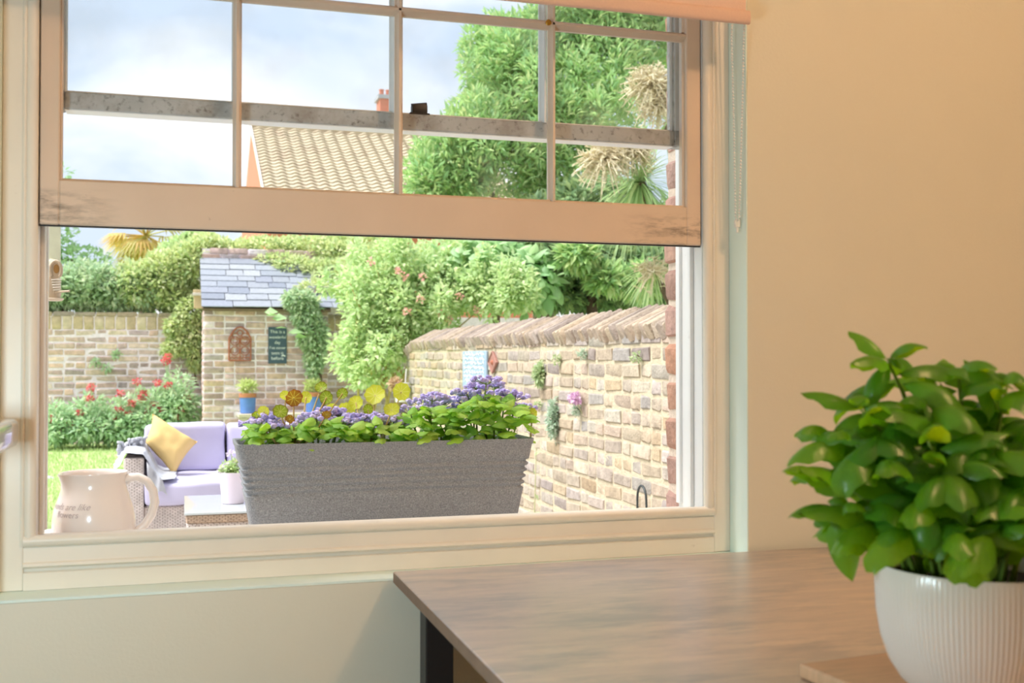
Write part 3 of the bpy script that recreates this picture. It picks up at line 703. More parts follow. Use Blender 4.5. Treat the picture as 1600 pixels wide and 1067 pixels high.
NL = [(459, 622, 13, n_red, .02), (438, 643, 11, n_grn, .0), (446, 618, 8, n_yel, .06), (478, 621, 9, n_yel, .07), (502, 605, 10, n_grn, .05), (510, 621, 11, n_grn, .03), (535, 615, 9, n_grn, .04), (510, 648, 7, n_red, .0), (412, 643, 9, n_yel, .03), (402, 651, 9, n_grn, .05),
      (586, 617, 16, n_yel, .05), (556, 629, 11, n_yel, .09), (612, 640, 12, n_yel, .02), (627, 612, 13, n_yel, .06), (540, 643, 13, n_yel, .10), (519, 640, 10, n_yel, .12), (453, 655, 7, n_red, .01), (832, 646, 8, n_yel, .06), (575, 640, 8, n_grn, .09)]
groups = [('nasturtium with bronze and olive round leaves at the planter left', [i for i, q in enumerate(NL) if q[0] < 545], 455), ('nasturtium with pale yellow round leaves in the planter middle', [i for i, q in enumerate(NL) if 545 < q[0] < 700], 590), ('lone yellow nasturtium shoot leaning out at the planter right end', [17], 815)]
for lab, idx, ub in groups:
    bx = PY(ub, 690, PYF + .05).x; t = thing('nasturtium_plant', (bx, PYF + .05, SOILZ), lab, 'plant', 'nasturtiums in the window planter'); st = MB()
    for i in idx:
        u, v, rpx, mt, dd = NL[i]; p = PY(u, v, PYF + .03 + dd); w = proj(p)[2]; rad = rpx * w / FPX * 1.06
        toc = (CAM - p).normalized(); nrm = (toc + Vector((ra.uniform(-.5, .5), 0, ra.uniform(-.1, .6)))).normalized()
        q = nrm.to_track_quat('Z', 'Y').to_matrix().to_4x4()
        link(bpy.data.objects.new('leaf', nleaf_mesh(mt, i)), t, Matrix.Translation(p) @ q @ Matrix.Diagonal((rad, rad * ra.uniform(.85, 1.1), rad, 1)))
        b0 = Vector((bx + ra.uniform(-.02, .02), PYF + .05, SOILZ)); pb = p - nrm * rad * .06
        st.tube([b0, Vector((b0.x * .4 + pb.x * .6, (b0.y + pb.y) / 2 + .01, b0.z * .55 + pb.z * .45)), pb], [.0022, .0018, .0013], 6)
    obj('stem', st, M('nasturtium_stem', (176, 150, 90), .5, namt=.1), t, 180)

# ================================================================== garden ground
GZ = 0.0
lawn_mat = M('lawn_soil_green', (176, 198, 132), .95, nscale=9, namt=.2, bump=.3, bscale=60)
pat_mat = M('pale_paving', (192, 187, 180), .85, nscale=8, namt=.1, bump=.2)
def lawn_z(y): return .0 + max(0, min(1, (y - 6.2) / 5.6)) * .10
def lz(s, t): x = -9 + 26 * s; y = 6.15 + 8 * max(0, t - .05) / .95; return (x, y, lawn_z(y) if t > 0 else -.08)
struct('lawn', MB().grid(lz, 20, 21), lawn_mat, 'mown bright green lawn in front of the back wall', 180)
m = MB()
paving = struct('patio', MB().box(-9, 17, .2, 6.15, -.12, -.062), pat_mat, 'pale paved patio behind the house')
rq = random.Random(3); slab = []
for i in range(4): 
    me = MB().box(-.295, .295, -.295, .295, -.03, 0, .006).mesh('paving_slab'); me.materials.append(M('paving_slab_stone', (194, 189, 182), .85, ramp=[(197, 192, 185), (187, 180, 173), (192, 189, 184)], nscale=20, namt=.08, bump=.2)); slab.append(me)
for i in range(-5, 7):
    for j in range(10): link(bpy.data.objects.new('paving_slab', slab[(i + j) % 4]), paving, Matrix.Translation((i * .6 + .1, .55 + j * .6, -.04 + rq.uniform(-.002, .002))))
struct('ground', MB().box(-60, 60, .2, 90, -.5, -.13), lawn_mat, 'ground beyond the garden')
# grass blades
def np_mesh(name, V, F, att, mat):
    me = bpy.data.meshes.new(name); me.from_pydata(V.reshape(-1, 3).tolist(), [], F.tolist())
    a = me.attributes.new('rnd', 'FLOAT', 'POINT'); a.data.foreach_set('value', np.asarray(att, dtype=np.float32)); me.materials.append(mat); return me
grass_mat = M('grass_blade', (150, 205, 90), .6, ramp=[(178, 206, 134), (196, 216, 150), (166, 196, 122), (210, 222, 170), (188, 210, 142)], namt=0, transl=.4)
N = 30000
gx = rng.uniform(-2.6, 2.0, N); gy = 6.17 + 5.6 * rng.random(N) ** 1.3; gz = np.array([lawn_z(y) for y in gy])
h = rng.uniform(.025, .055, N); ang_ = rng.uniform(0, 6.28, N); wd = .005 + .0 * h
dx, dy = np.cos(ang_) * wd, np.sin(ang_) * wd; lx, ly = rng.normal(0, .015, N), rng.normal(0, .015, N)
V = np.stack([np.stack([gx - dx, gy - dy, gz], 1), np.stack([gx + dx, gy + dy, gz], 1), np.stack([gx + lx, gy + ly, gz + h], 1)], 1)
F = np.arange(3 * N).reshape(N, 3)
g = obj('grass', np_mesh('grass', V, F, np.repeat(rng.random(N), 3), grass_mat), grass_mat)
tag(g, 'short bright green grass covering the lawn', 'grass', None, 'stuff')

# ---------------------------------------------------------------- right garden wall
WX = 2.07; WYE = 8.55; WTOP = PX(1040, 508, WX).z; WCT = PX(1040, 473, WX + .16).z
wr = struct('wall_garden_right', MB().box(WX, WX + .22, .28, WYE, -.1, WTOP - .012), mortar_yel, 'long yellow stock brick garden wall on the right')
ch = .0765
vis_r = lambda q: 600 < q[0] < 1066 and 440 < q[1] < 830
nrow = int((WTOP - .02) / ch); zst = WTOP - .014 - nrow * ch
lay_bricks(wr, (WX, .3, 0), (0, 1, 0), (-1, 0, 0), WYE - .3, zst, WTOP - .012, ch, .218, .1, .103, .013, brick_yel, 77, jit=.006, maxn=298, vis=lambda q: vis_r(q) and not (370 < q[0] < 838 and q[1] > 690), proud=.006, headers=.42)
cop_mat = M('coping_brick', (178, 162, 141), .9, ramp=[(178, 163, 146), (165, 149, 137), (188, 171, 147), (154, 141, 133), (182, 162, 137), (171, 158, 149)], nscale=30, namt=.22, bump=.6, bscale=80)
cv = []
for i in range(5):
    vs, fs = bbox_mesh((.25, .054, .085), .010, 1); r_ = random.Random(i)
    me = MB().add([Vector(v) + Vector([r_.uniform(-.005, .005) for _ in range(3)]) for v in vs], fs).mesh('coping_brick', 40); me.materials.append(cop_mat); cv.append(me)
y = .34; tl = math.atan2(WCT - WTOP - .02, .20)
while y < WYE - .03:
    dend = max(0, y - (WYE - .5)); zc = (WTOP + WCT) / 2 - .035 - dend * dend * .35
    mw = Matrix.Translation((WX + .085 + rq.uniform(-.008, .008), y, zc + rq.uniform(-.006, .006))) @ Matrix.Rotation(-tl, 4, 'Y') @ Matrix.Rotation(rq.uniform(-.05, .05), 4, 'Z') @ Matrix.Rotation(rq.uniform(-.20, -.05), 4, 'X')
    link(bpy.data.objects.new('coping_brick', rq.choice(cv)), wr, mw); y += .069
obj('coping_mortar', MB().box(WX + .015, WX + .21, .3, WYE - .3, WTOP - .02, WTOP + .012), mortar_yel, wr)

# ---------------------------------------------------------------- back wall
BY = 12.0; BTOP = PY(150, 515, BY).z; BCT = PY(150, 488, BY).z
sx0 = PY(318, 600, 10.8).x
wb = struct('wall_garden_back', MB().box(-6, 6, BY, BY + .3, 0, BTOP), mortar_old, 'old brown brick back wall of the garden')
brick_back = M('tan_stock_brick', (203, 168, 143), .9, ramp=[(225, 199, 184), (208, 181, 169), (230, 206, 186), (195, 174, 173), (225, 193, 169), (216, 184, 175), (187, 168, 171), (234, 213, 197), (180, 157, 156)], nscale=18, namt=.25, bump=.6, bscale=60)
lay_bricks(wb, (-6, BY, 0), (1, 0, 0), (0, -1, 0), 9.0, .05, BTOP, .0775, .22, .1, .105, .014, brick_back, 5, jit=.008, maxn=290, vis=lambda q: 66 < q[0] < 330, proud=.006, headers=.3)
# soldier course and flat coping of the back wall
sold = brick_variants(.105, .1, BCT - BTOP - .05, 4, .006, M('soldier_brick', (206, 186, 153), .9, ramp=[(212, 194, 163), (198, 176, 143), (218, 202, 174), (194, 174, 148), (206, 183, 146)], nscale=18, namt=.2, bump=.5, bscale=60), 9)
x = -6.0
obj('coping_core', MB().box(-6, 6, BY + .004, BY + .3, BTOP, BCT - .01), mortar_old, wb)
while x < 2.9:
    link(bpy.data.objects.new('soldier_brick', rq.choice(sold)), wb, Matrix.Translation((x, BY + .045, (BTOP + BCT - .05) / 2 + .003))); x += .118
flat = brick_variants(.22, .26, .048, 4, .006, cop_mat, 19); x = -6.0
while x < 2.9:
    link(bpy.data.objects.new('coping_brick', rq.choice(flat)), wb, Matrix.Translation((x, BY + .12, BCT - .02))); x += .234

# ---------------------------------------------------------------- brick lean-to shed
SY = 10.8; SX0 = sx0; SX1 = PY(512, 600, SY).x; EZ = PY(400, 481, SY).z; RZt = PY(330, 405, BY).z
shed = thing('shed', ((SX0 + SX1) / 2, SY + .6, GZ), 'small brick lean-to shed with a sloping slate roof', 'shed')
obj('wall_core', MB().box(SX0, SX1, SY, BY - .012, 0, EZ - .02), mortar_old, shed)
lay_bricks(shed, (SX0, SY, 0), (1, 0, 0), (0, -1, 0), SX1 - SX0, .08, EZ - .02, .0715, .213, .1, .102, .012, brick_old, 15, jit=.005, maxn=298, vis=lambda q: 300 < q[0] < 520 and q[1] < 690, proud=.006, headers=.36)
lay_bricks(shed, (SX0, BY - .02, 0), (0, -1, 0), (-1, 0, 0), BY - SY - .02, .08, EZ - .02, .0715, .213, .1, .102, .012, brick_old, 16, jit=.005, maxn=0, proud=.005, name='side_brick')
# slates: each row overlaps the one below
slate_mat = M('grey_slate', (142, 148, 162), .55, ramp=[(135, 140, 155), (149, 155, 166), (119, 126, 142), (162, 166, 173), (142, 148, 160)], nscale=30, namt=.12, bump=.25, bscale=50)
sl_len = math.hypot(BY - SY + .08, RZt - EZ); sang = math.atan2(RZt - EZ, BY - SY + .08)
obj('roof_board', MB().box(SX0 - .02, SX1 + .02, 0, sl_len, -.05, -.02, 0, Matrix.Translation((0, SY - .12, EZ)) @ Matrix.Rotation(sang, 4, 'X')), M('roof_batten', (120, 100, 84), .8), shed)
rows = 8; gauge = sl_len / rows; rs = random.Random(8)
for k in range(rows):
    x = SX0 - .03 - rs.uniform(0, .1) * (k % 2)
    while x < SX1 + .1:
        w = rs.choice((.2, .24, .3, .34, .42)); lw = gauge * rs.choice((1.15, 1.3, 1.5))
        a_ = max(x, SX0 - .03)
        me = MB().box(a_ + .003, x + w - .003, -lw / 2, lw / 2, -.005, .005, .002)
        mw = Matrix.Translation((0, SY - .12, EZ)) @ Matrix.Rotation(sang, 4, 'X') @ Matrix.Translation((0, k * gauge + lw / 2 + rs.uniform(-.02, .02), .004)) @ Matrix.Rotation(-.05 + rs.uniform(-.006, .006), 4, 'X') @ Matrix.Rotation(rs.uniform(-.01, .01), 4, 'Z')
        if x + w > SX0: obj('slate', me, slate_mat, shed, None, mw)
        x += w
# high brick wall behind the shed roof
obj('raised_wall', MB().box(SX0 - .02, SX1 + 1.2, BY + .005, BY + .25, BCT, RZt + .02), mortar_old, wb)
topb = brick_variants(.215, .1, .065, 4, .006, brick_old, 29)
for k in range(2):
    x = SX0 + .1 + k * .1
    while x < SX1:
        link(bpy.data.objects.new('top_brick', rs.choice(topb)), wb, Matrix.Translation((x, BY + .03, RZt + .03 + k * .075))); x += .228
obj('top_core', MB().box(SX0, SX1, BY - .0, BY + .2, RZt - .02, RZt + .13), mortar_old, wb)
# nest box beside the shed
p = PY(310, 468, 11.3); t = thing('nest_box', (p.x, 11.3, p.z - .1), 'small pale wooden nest box on the left side of the shed', 'nest box')
bw = M('pale_weathered_wood', (214, 190, 150), .8, nscale=20, namt=.12, stretch=(8, 8, 1))
obj('box_body', MB().box(p.x - .05, SX0 - .006, 11.25, 11.37, p.z - .1, p.z + .04, .004), bw, t)
obj('box_roof', MB().box(p.x - .065, SX0 - .006, 11.22, 11.39, p.z + .041, p.z + .075, .004), M('grey_weathered_wood', (220, 212, 200), .8, nscale=20, namt=.12), t)
obj('box_roof_step', MB().box(p.x - .058, SX0 - .006, 11.23, 11.38, p.z + .076, p.z + .11, .004), bw, t)

# ---------------------------------------------------------------- wall ornaments and signs
rust = M('terracotta_rust', (176, 106, 80), .75, nscale=40, namt=.2)
p0 = PY(358, 563, SY - .03); p1 = PY(392, 511, SY - .03); ow = p1.x - p0.x; oh = p1.z - p0.z; cx = (p0.x + p1.x) / 2; Yo = SY - .018
t = thing('iron_wall_ornament', (cx, Yo, p0.z), 'rust coloured arched scrollwork panel hanging on the shed wall', 'ornament')
ar = [(cx - ow / 2, Yo, p0.z), (cx - ow / 2, Yo, p0.z + oh * .66)] + [(cx - ow / 2 + ow / 2 * s_, Yo, p0.z + oh * (.66 + .34 * math.sin(s_ * math.pi / 2) ** .8)) for s_ in (.25, .5, .75, 1)]
ar += [(2 * cx - q[0], q[1], q[2]) for q in reversed(ar[:-1])]
obj('frame', MB().tube(ar + [ar[0]], .009, 8, False), rust, t, 60)
sc_ = MB()
def ringpts(x, z, r, a0=0, a1=360, n=18): return [(x + r * math.cos(R(a0 + (a1 - a0) * i / n)), Yo, z + r * math.sin(R(a0 + (a1 - a0) * i / n))) for i in range(n + 1)]
for (zz) in (.28, .58):
    for sx in (-1, 1):
        sc_.tube(ringpts(cx + sx * ow * .23, p0.z + oh * zz, ow * .20), .0055, 6, False); sc_.tube(ringpts(cx + sx * ow * .23, p0.z + oh * (zz + .01), ow * .11, 200, 420), .0045, 6, False)
sc_.tube(ringpts(cx, p0.z + oh * .82, ow * .13), .0055, 6, False)
for sx in (-1, 1): sc_.tube(ringpts(cx + sx * ow * .22, p0.z + oh * .73, ow * .14, 20, 300), .005, 6, False)
sc_.tube([(cx, Yo, p0.z), (cx, Yo, p0.z + oh * .7)], .005, 6)
for q in range(5): sc_.tube(ringpts(cx - ow * .36 + q * ow * .18, p0.z + oh * .055, ow * .07, 0, 180, 8), .005, 6, False)
obj('scrollwork', sc_, rust, t, 60)
slate_sign = M('dark_slate_board', (72, 92, 108), .7, nscale=20, namt=.08)
chalk = M('white_chalk_lettering', (236, 240, 240), .9, namt=0)
p0 = PY(419, 568, SY - .02); p1 = PY(448, 511, SY - .02); w_ = p1.x - p0.x; h_ = p1.z - p0.z
t = thing('slate_sign', ((p0.x + p1.x) / 2, SY - .02, p0.z), 'dark slate sign with white handwritten lines on the shed wall', 'sign')
obj('board', MB().box(p0.x, p1.x, SY - .026, SY - .012, p0.z, p1.z, .003), slate_sign, t)
for i, (ln_, sz) in enumerate((('This is a', .050), ('wonderful', .046), ('day', .048), ("I've never", .046), ('seen it', .050), ('before', .052))):
    vs, fs = text_mesh(ln_, sz, 'CENTER', .0006)
    lo_, hi_ = min(q.x for q in vs), max(q.x for q in vs); f_ = min(1.0, w_ * .9 / (hi_ - lo_))
    obj('lettering', MB().add([((p0.x + p1.x) / 2 + q.x * f_, SY - .0268 - q.z, p1.z - h_ * (.17 + .145 * i) + q.y) for q in vs], fs), chalk, t)
obj('flower_motif', MB().tube([(p0.x + w_ * .72, SY - .027, p0.z + h_ * .2), (p0.x + w_ * .8, SY - .027, p0.z + h_ * .23), (p0.x + w_ * .92, SY - .027, p0.z + h_ * .2)], .008, 6, flat=.3), chalk, t)
# second sign on the right wall
a_ = PX(723, 549, WX - .02); b_ = PX(760, 605, WX - .02); Y0, Y1 = min(a_.y, b_.y), max(a_.y, b_.y); Zt = a_.z; Zb = PX(740, 606, WX - .02).z
t = thing('chalk_sign', (WX - .012, (Y0 + Y1) / 2, Zb), 'faded blue grey slate with chalk writing on the long side wall', 'sign')
m2 = M('faded_blue_slate', (150, 172, 190), .7, nscale=14, namt=.12); stain(m2, (206, 220, 228), 12, .5, .65, amount=.6)
obj('board', MB().box(WX - .022, WX - .006, Y0, Y1, Zb, Zt, .003), m2, t)
for i in range(7):
    ln_ = MB(); zz = Zt - (Zt - Zb) * (.1 + .12 * i); yy = Y1 - .05
    pts = []
    while yy > Y0 + .05: pts.append((WX - .0235, yy, zz + rq.uniform(-.010, .016))); yy -= rq.uniform(.008, .02)
    ln_.tube(pts, .0028, 5); obj('chalk_line', ln_, chalk, t)
a_ = PX(763, 566, WX - .02); b_ = PX(776, 566, WX - .02); zc1 = PX(769, 549, WX - .02).z; zc0 = PX(769, 583, WX - .02).z; yc = (a_.y + b_.y) / 2; hw = abs(a_.y - b_.y) / 2
t = thing('diamond_ornament', (WX - .012, yc, zc0), 'small rusty diamond shaped iron ornament beside the faded slate', 'ornament')
dm = [(yc, zc1), (yc + hw, (zc0 + zc1) / 2), (yc, zc0), (yc - hw, (zc0 + zc1) / 2)]
m = MB(); m.add([(x_, y_, z_) for x_ in (WX - .02, WX - .008) for (y_, z_) in dm], [(0, 1, 2, 3), (7, 6, 5, 4)] + [(i, (i + 1) % 4, 4 + (i + 1) % 4, 4 + i) for i in range(4)])
dmat = M('pinkish_rust', (160, 116, 104), .75, nscale=40, namt=.15)
obj('plate', m, dmat, t); obj('rim', MB().tube([(WX - .021, y_, z_) for y_, z_ in dm + dm[:1]], .006, 6, False), dmat, t)
obj('boss', MB().lathe([(.0005, .014), (.012, .012), (.02, .0)], 12, Matrix.Translation((WX - .019, yc, (zc0 + zc1) / 2)) @ Matrix.Rotation(R(-90), 4, 'Y')), rust, t, 60)
# iron crook
p = PX(996, 800, WX - .12); s_ = proj(p)[2] / FPX
hk = [(p.x, p.y, -.05), (p.x, p.y, p.z + 10 * s_)] + [(p.x + 0, p.y - (17 - 17 * math.cos(R(a))) * s_, p.z + (22 + 21 * math.sin(R(a))) * s_) for a in range(0, 181, 20)]
hk += [(p.x, p.y - 35 * s_, p.z + 8 * s_), (p.x, p.y - 40 * s_, p.z - 1 * s_), (p.x, p.y - 44 * s_, p.z + 3 * s_)]
t = thing('shepherd_crook', (p.x, p.y, -.05), 'thin dark iron plant crook standing before the side wall', 'crook')
obj('crook_rod', MB().tube(hk, .0055, 8), M('dark_iron_rod', (60, 66, 66), .5, metal=.3, namt=.1), t, 180)

# ---------------------------------------------------------------- bird house hanging outside the left jamb
BYY = .62; p = PY(83, 440, BYY); s_ = proj(p)[2] / FPX
t = thing('bird_house', (p.x, BYY, p.z - 30 * s_), 'grey ceramic bird house with a round hole hanging outside the left jamb', 'bird house')
cer = M('grey_beige_ceramic', (206, 192, 172), .5, nscale=25, namt=.12, bump=.1)
prof = [(.2, -28), (12, -27), (14, -20), (13.5, -8), (12.5, 6), (12, 18), (11, 26), (8, 32), (4, 35), (.2, 36)]
obj('body', MB().lathe([(r * s_, z * s_) for r, z in prof], 32, Matrix.Translation((p.x - 2 * s_, BYY, p.z))), cer, t, 60)
fy = BYY - 13.5 * s_
def oval(cx_, cz_, rx, rz_, n=24): return [(cx_ + rx * s_ * math.sin(2 * math.pi * i / n), fy, cz_ + rz_ * s_ * math.cos(2 * math.pi * i / n)) for i in range(n + 1)]
vv = oval(p.x + 5 * s_, p.z + 17 * s_, 8, 14); m = MB(); m.add([(a, b, c) for a, b, c in vv[:-1]] + [(a, b + .012, c) for a, b, c in vv[:-1]], [tuple(range(24))] + [(i, (i + 1) % 24, 24 + (i + 1) % 24, 24 + i) for i in range(24)])
obj('face_plate', m, cer, t, 40); obj('hood', MB().tube(vv[15:] + vv[1:10], .0035, 8), cer, t, 60)
vv = oval(p.x + 6 * s_, p.z + 19 * s_, 4.2, 7); obj('entrance_hole', MB().add([(a, b - .001, c) for a, b, c in vv[:-1]], [tuple(range(24))]), M('ochre_hollow', (176, 138, 84), .8), t)
rb_ = MB()
for i in range(5): rb_.tube([(p.x - (1 - i * .7) * s_, fy - .001, p.z + (2 - i * 4) * s_), (p.x + (14 - i * .6) * s_, fy - .001, p.z + (3 - i * 4) * s_)], .0016, 6)
obj('rib', rb_, M('white_ceramic', (236, 234, 228), .4), t, 60)
obj('perch', MB().tube([(p.x + 3 * s_, fy + .004, p.z - 17 * s_), (p.x + 26 * s_, fy - .012, p.z - 15.5 * s_)], .0022, 8), cer, t, 60)
obj('tray', MB().lathe([(.2 * s_, -2 * s_), (14 * s_, -2 * s_), (17 * s_, 1 * s_), (16 * s_, 2 * s_), (.2 * s_, 1 * s_)], 28, Matrix.Translation((p.x - 1 * s_, BYY, p.z - 28 * s_))), cer, t, 60)
p2 = PY(82, 400, BYY)
obj('hanging_strap', MB().box(PY(70, 400, BYY).x, PY(94, 400, BYY).x, BYY + .006, BYY + .012, p.z + 30 * s_, 2.42, .001), M('pale_green_strap', (226, 240, 222), .6), t)
obj('wall_bracket', MB().box(p.x - .012, p.x + .012, HY1 - .003, BYY + .012, 2.42, 2.435), black_steel, t)

# ================================================================== sofa set
wick = weave(M('grey_wicker', (228, 217, 212), .6, nscale=30, namt=.18), 36, .9)
wick2 = weave(M('grey_wicker_table', (226, 216, 211), .6, nscale=30, namt=.18), 38, .9)
lav = M('lavender_cushion_fabric', (198, 194, 222), .9, nscale=6, namt=.06, bump=.15, bscale=9)
PGZ = -.04
SFY = 4.72; SBY = 5.62
ax0 = PY(193, 740, SFY).x; ax1 = PY(225, 740, SFY).x; seam = PY(354, 680, SBY - .3).x; cl = PY(223, 680, SBY - .3).x
cwid = seam - cl; sxr = seam + cwid + .12
AZ = PY(205, 716, SFY).z; SZ = PY(300, 752, SFY + .02).z
sofa = thing('sofa', ((ax0 + sxr) / 2, (SFY + SBY) / 2, PGZ), 'grey wicker garden sofa with lavender cushions on the patio', 'sofa')
obj('arm', MB().box(ax0, ax1, SFY, SBY, PGZ, AZ, .012, seg=2), wick, sofa, 40)
obj('arm', MB().box(sxr - .02, sxr + .10, SFY, SBY, PGZ, AZ, .012, seg=2), wick, sofa, 40)
obj('seat_base', MB().box(ax1, sxr - .02, SFY + .03, SBY, PGZ + .03, SZ - .135, .008), wick, sofa)
obj('back_frame', MB().box(ax1, sxr - .02, SBY - .08, SBY, SZ - .13, PY(300, 672, SBY).z, .012, seg=2), wick, sofa, 40)
def soft_box(x0, x1, y0, y1, z0, z1, bev, seed, amp=.008):
    vs, fs = bbox_mesh((x1 - x0, y1 - y0, z1 - z0), bev, 4); c = Vector(((x0 + x1) / 2, (y0 + y1) / 2, (z0 + z1) / 2))
    bm = bmesh.new(); bv_ = [bm.verts.new(Vector(v) + c) for v in vs]
    for f in fs: bm.faces.new([bv_[i] for i in f])
    bmesh.ops.subdivide_edges(bm, edges=[e for e in bm.edges if e.calc_length() > .12], cuts=7, use_grid_fill=True)
    for v in bm.verts:
        q = v.co * 5 + Vector((seed, 0, 0)); d = (v.co - c); 
        v.co += Vector((d.x / (x1 - x0), d.y / (y1 - y0), d.z / (z1 - z0))) * amp * 4 * mnoise.noise(q)
        v.co.y += -.02 * max(0, 1 - (2 * d.x / (x1 - x0)) ** 2) * (1 if d.y < 0 else 0)
    bm.verts.index_update(); r_ = MB().add([v.co.copy() for v in bm.verts], [tuple(v.index for v in f.verts) for f in bm.faces]); bm.free(); return r_
BTZ = PY(290, 663, SBY - .25).z
for i in range(2):
    x0 = cl + i * cwid
    obj('seat_cushion', soft_box(x0 + .006 if i else ax1 + .004, x0 + cwid - .006, SFY - .01, SBY - .24, SZ - .13, SZ, .03, i), lav, sofa, 180)
    obj('back_cushion', soft_box(x0 + .005, x0 + cwid - .005, SBY - .26, SBY - .085, SZ + .002, BTZ, .035, 7 + i), lav, sofa, 180)
# yellow cushion: pinched square leaning back on one corner
yel = M('mustard_cushion_fabric', (223, 192, 128), .9, nscale=5, namt=.06, bump=.25, bscale=14)
def pillow(half, thick, n=18):
    def side(sg):
        def f(s, t):
            a, b = s * 2 - 1, t * 2 - 1
            k = 1 - .10 * (1 - abs(a) ** 2) * abs(b) ** 3 - 0; k2 = 1 - .10 * (1 - abs(b) ** 2) * abs(a) ** 3
            z = sg * thick * (max(0, (1 - a ** 4) * (1 - b ** 4)) ** .6)
            z += .01 * mnoise.noise(Vector((a * 2.3, b * 2.3, sg)))
            return (a * half * k2, z, b * half * k)
        return f
    return MB().grid(side(1), n, n).grid(side(-1), n, n)
pb = PY(272, 744, SFY + .36); pt_ = PY(238, 646, SFY + .50); pr_ = PY(309, 690, SFY + .45); pl_ = PY(226, 690, SFY + .40)
cc = (pb + pt_ + pr_ + pl_) / 4
ex = (pr_ - pb).normalized(); ez = (pl_ - pb); ez = (ez - ex * ez.dot(ex)).normalized(); ey = ez.cross(ex)
hx = ((pr_ - pb).length + (pt_ - pl_).length) / 4; hz = ((pl_ - pb).length + (pt_ - pr_).length) / 4
def remap(mb_):
    out = MB(); vs = []
    for (x_, y_, z_) in mb_.v:
        a, b = (x_ + 1) / 2, (z_ + 1) / 2
        p_ = pb.lerp(pr_, a).lerp(pl_.lerp(pt_, a), b); vs.append(p_ + ey * y_)
    return out.add(vs, mb_.f)
yc_ = tag(obj('throw_cushion', remap(pillow(1.0, .085)), yel, None, 180), 'mustard yellow square cushion leaning on its corner on the sofa', 'cushion')
# throw blanket over the left arm
thr = M('pale_blue_grey_throw', (193, 196, 205), .95, nscale=40, namt=.05, bump=.3, bscale=80)
zt = AZ + .012; zl = PY(195, 742, SFY).z
path = [(ax0 - .055, PY(190, 735, SFY).z), (ax0 - .03, AZ - .05), (ax0 - .012, zt - .01), (ax0 + .01, zt + .012), ((ax0 + ax1) / 2, zt + .016), (ax1 - .005, zt + .008), (ax1 + .022, zt - .03), (ax1 + .06, SZ + .04), (ax1 + .10, SZ + .018), (ax1 + .17, SZ + .016)]
def thrf(s, t):
    i = s * (len(path) - 1); k = min(int(i), len(path) - 2); f = i - k
    x_ = path[k][0] * (1 - f) + path[k + 1][0] * f; z_ = path[k][1] * (1 - f) + path[k + 1][1] * f
    y_ = SFY - .015 + .62 * t + .03 * math.sin(s * 7)
    w = .010 * math.sin(t * 17 + s * 5) + .008 * math.sin(t * 31 + s * 9)
    return (x_ + w * (.9 if s < .3 else .4), y_ + .02 * math.sin(s * 13), z_ + abs(w) * .8 + (.03 * t if s < .6 else .0))
t = thing('throw_blanket', ((ax0 + ax1) / 2, SFY + .3, AZ), 'pale blue grey throw draped over the sofa left arm', 'blanket')
obj('cloth', MB().grid(thrf, 40, 26), thr, t, 180)
q0 = PY(248, 745, SFY - .03); q1 = PY(262, 772, SFY - .035)
def tailf(s, t): # tail that falls over the front of the seat
    a = Vector((ax1 + .015, SFY - .028, zt - .03)); b = Vector((ax1 + .10, SFY - .030, SZ + .02)); c = PY(232, 766, SFY - .03); d = q1
    top = a.lerp(b, t); bot = c.lerp(d, t); p_ = top.lerp(bot, s)
    return (p_.x, p_.y - .02 - .012 * math.sin(t * 9 + s * 3), p_.z - .012 * math.sin(t * 7) * s)
obj('tail', MB().grid(tailf, 12, 12), thr, t, 180)
fr = MB()
for i in range(16):
    u = 186 + i * 2.7; a = PY(u, 700 - i * .8, SFY + .35); e = Vector((rq.uniform(-.05, .03), -.05, rq.uniform(-.02, .03)))
    fr.tube([a + Vector((0, 0, -.04)), a + e * .5 + Vector((0, 0, .01)), a + e], .010, 6)
obj('fringe', fr, thr, t, 180)
# coffee table
CT = PGZ + .44; k0 = PZ(297, 801, CT); k1 = PZ(283, 775, CT)
cx0, cy0, cy1 = min(k0.x, k1.x + .02), k0.y, k1.y; cx1 = cx0 + .95
ct = thing('coffee_table', ((cx0 + cx1) / 2, (cy0 + cy1) / 2, PGZ), 'low grey wicker coffee table with a glass top before the sofa', 'table')
obj('wicker_body', MB().box(cx0 + .015, cx1 - .015, cy0 + .015, cy1 - .015, PGZ, CT - .05, .006), wick2, ct)
for (xx, yy) in ((cx0, cy0), (cx1 - .05, cy0), (cx0, cy1 - .05), (cx1 - .05, cy1 - .05)): obj('corner_post', MB().box(xx + .005, xx + .05, yy + .005, yy + .05, PGZ, CT - .048, .008), wick2, ct)
obj('rim', MB().box(cx0, cx1, cy0, cy1, CT - .05, CT - .012, .006), weave(M('brown_wicker_rim', (196, 172, 150), .6, nscale=40, namt=.2), 40, .8), ct)
gl = M('frosted_glass_top', (196, 206, 210), .08, namt=.02, coat=.5)
obj('glass_top', MB().box(cx0 - .006, cx1 + .006, cy0 - .006, cy1 + .006, CT - .0115, CT, .002), gl, ct)
# white pot with small flowers on the coffee table
p = PZ(364, 786, CT); s_ = proj(p)[2] / FPX
t = thing('flower_pot', (p.x, p.y, CT), 'plain white tapered flower pot on the glass coffee table', 'pot')
ph = PY(364, 737, p.y).z - CT
obj('pot_body', MB().lathe([(.0005, .001), (16 * s_, .001), (17 * s_, .004), (21 * s_, ph), (19.5 * s_, ph), (19 * s_, ph - .02), (.0005, ph - .02)], 36, Matrix.Translation((p.x, p.y, CT))), M('white_pot_glaze', (222, 208, 220), .4, namt=.02), t, 40)
potA = (p.copy(), s_, ph)
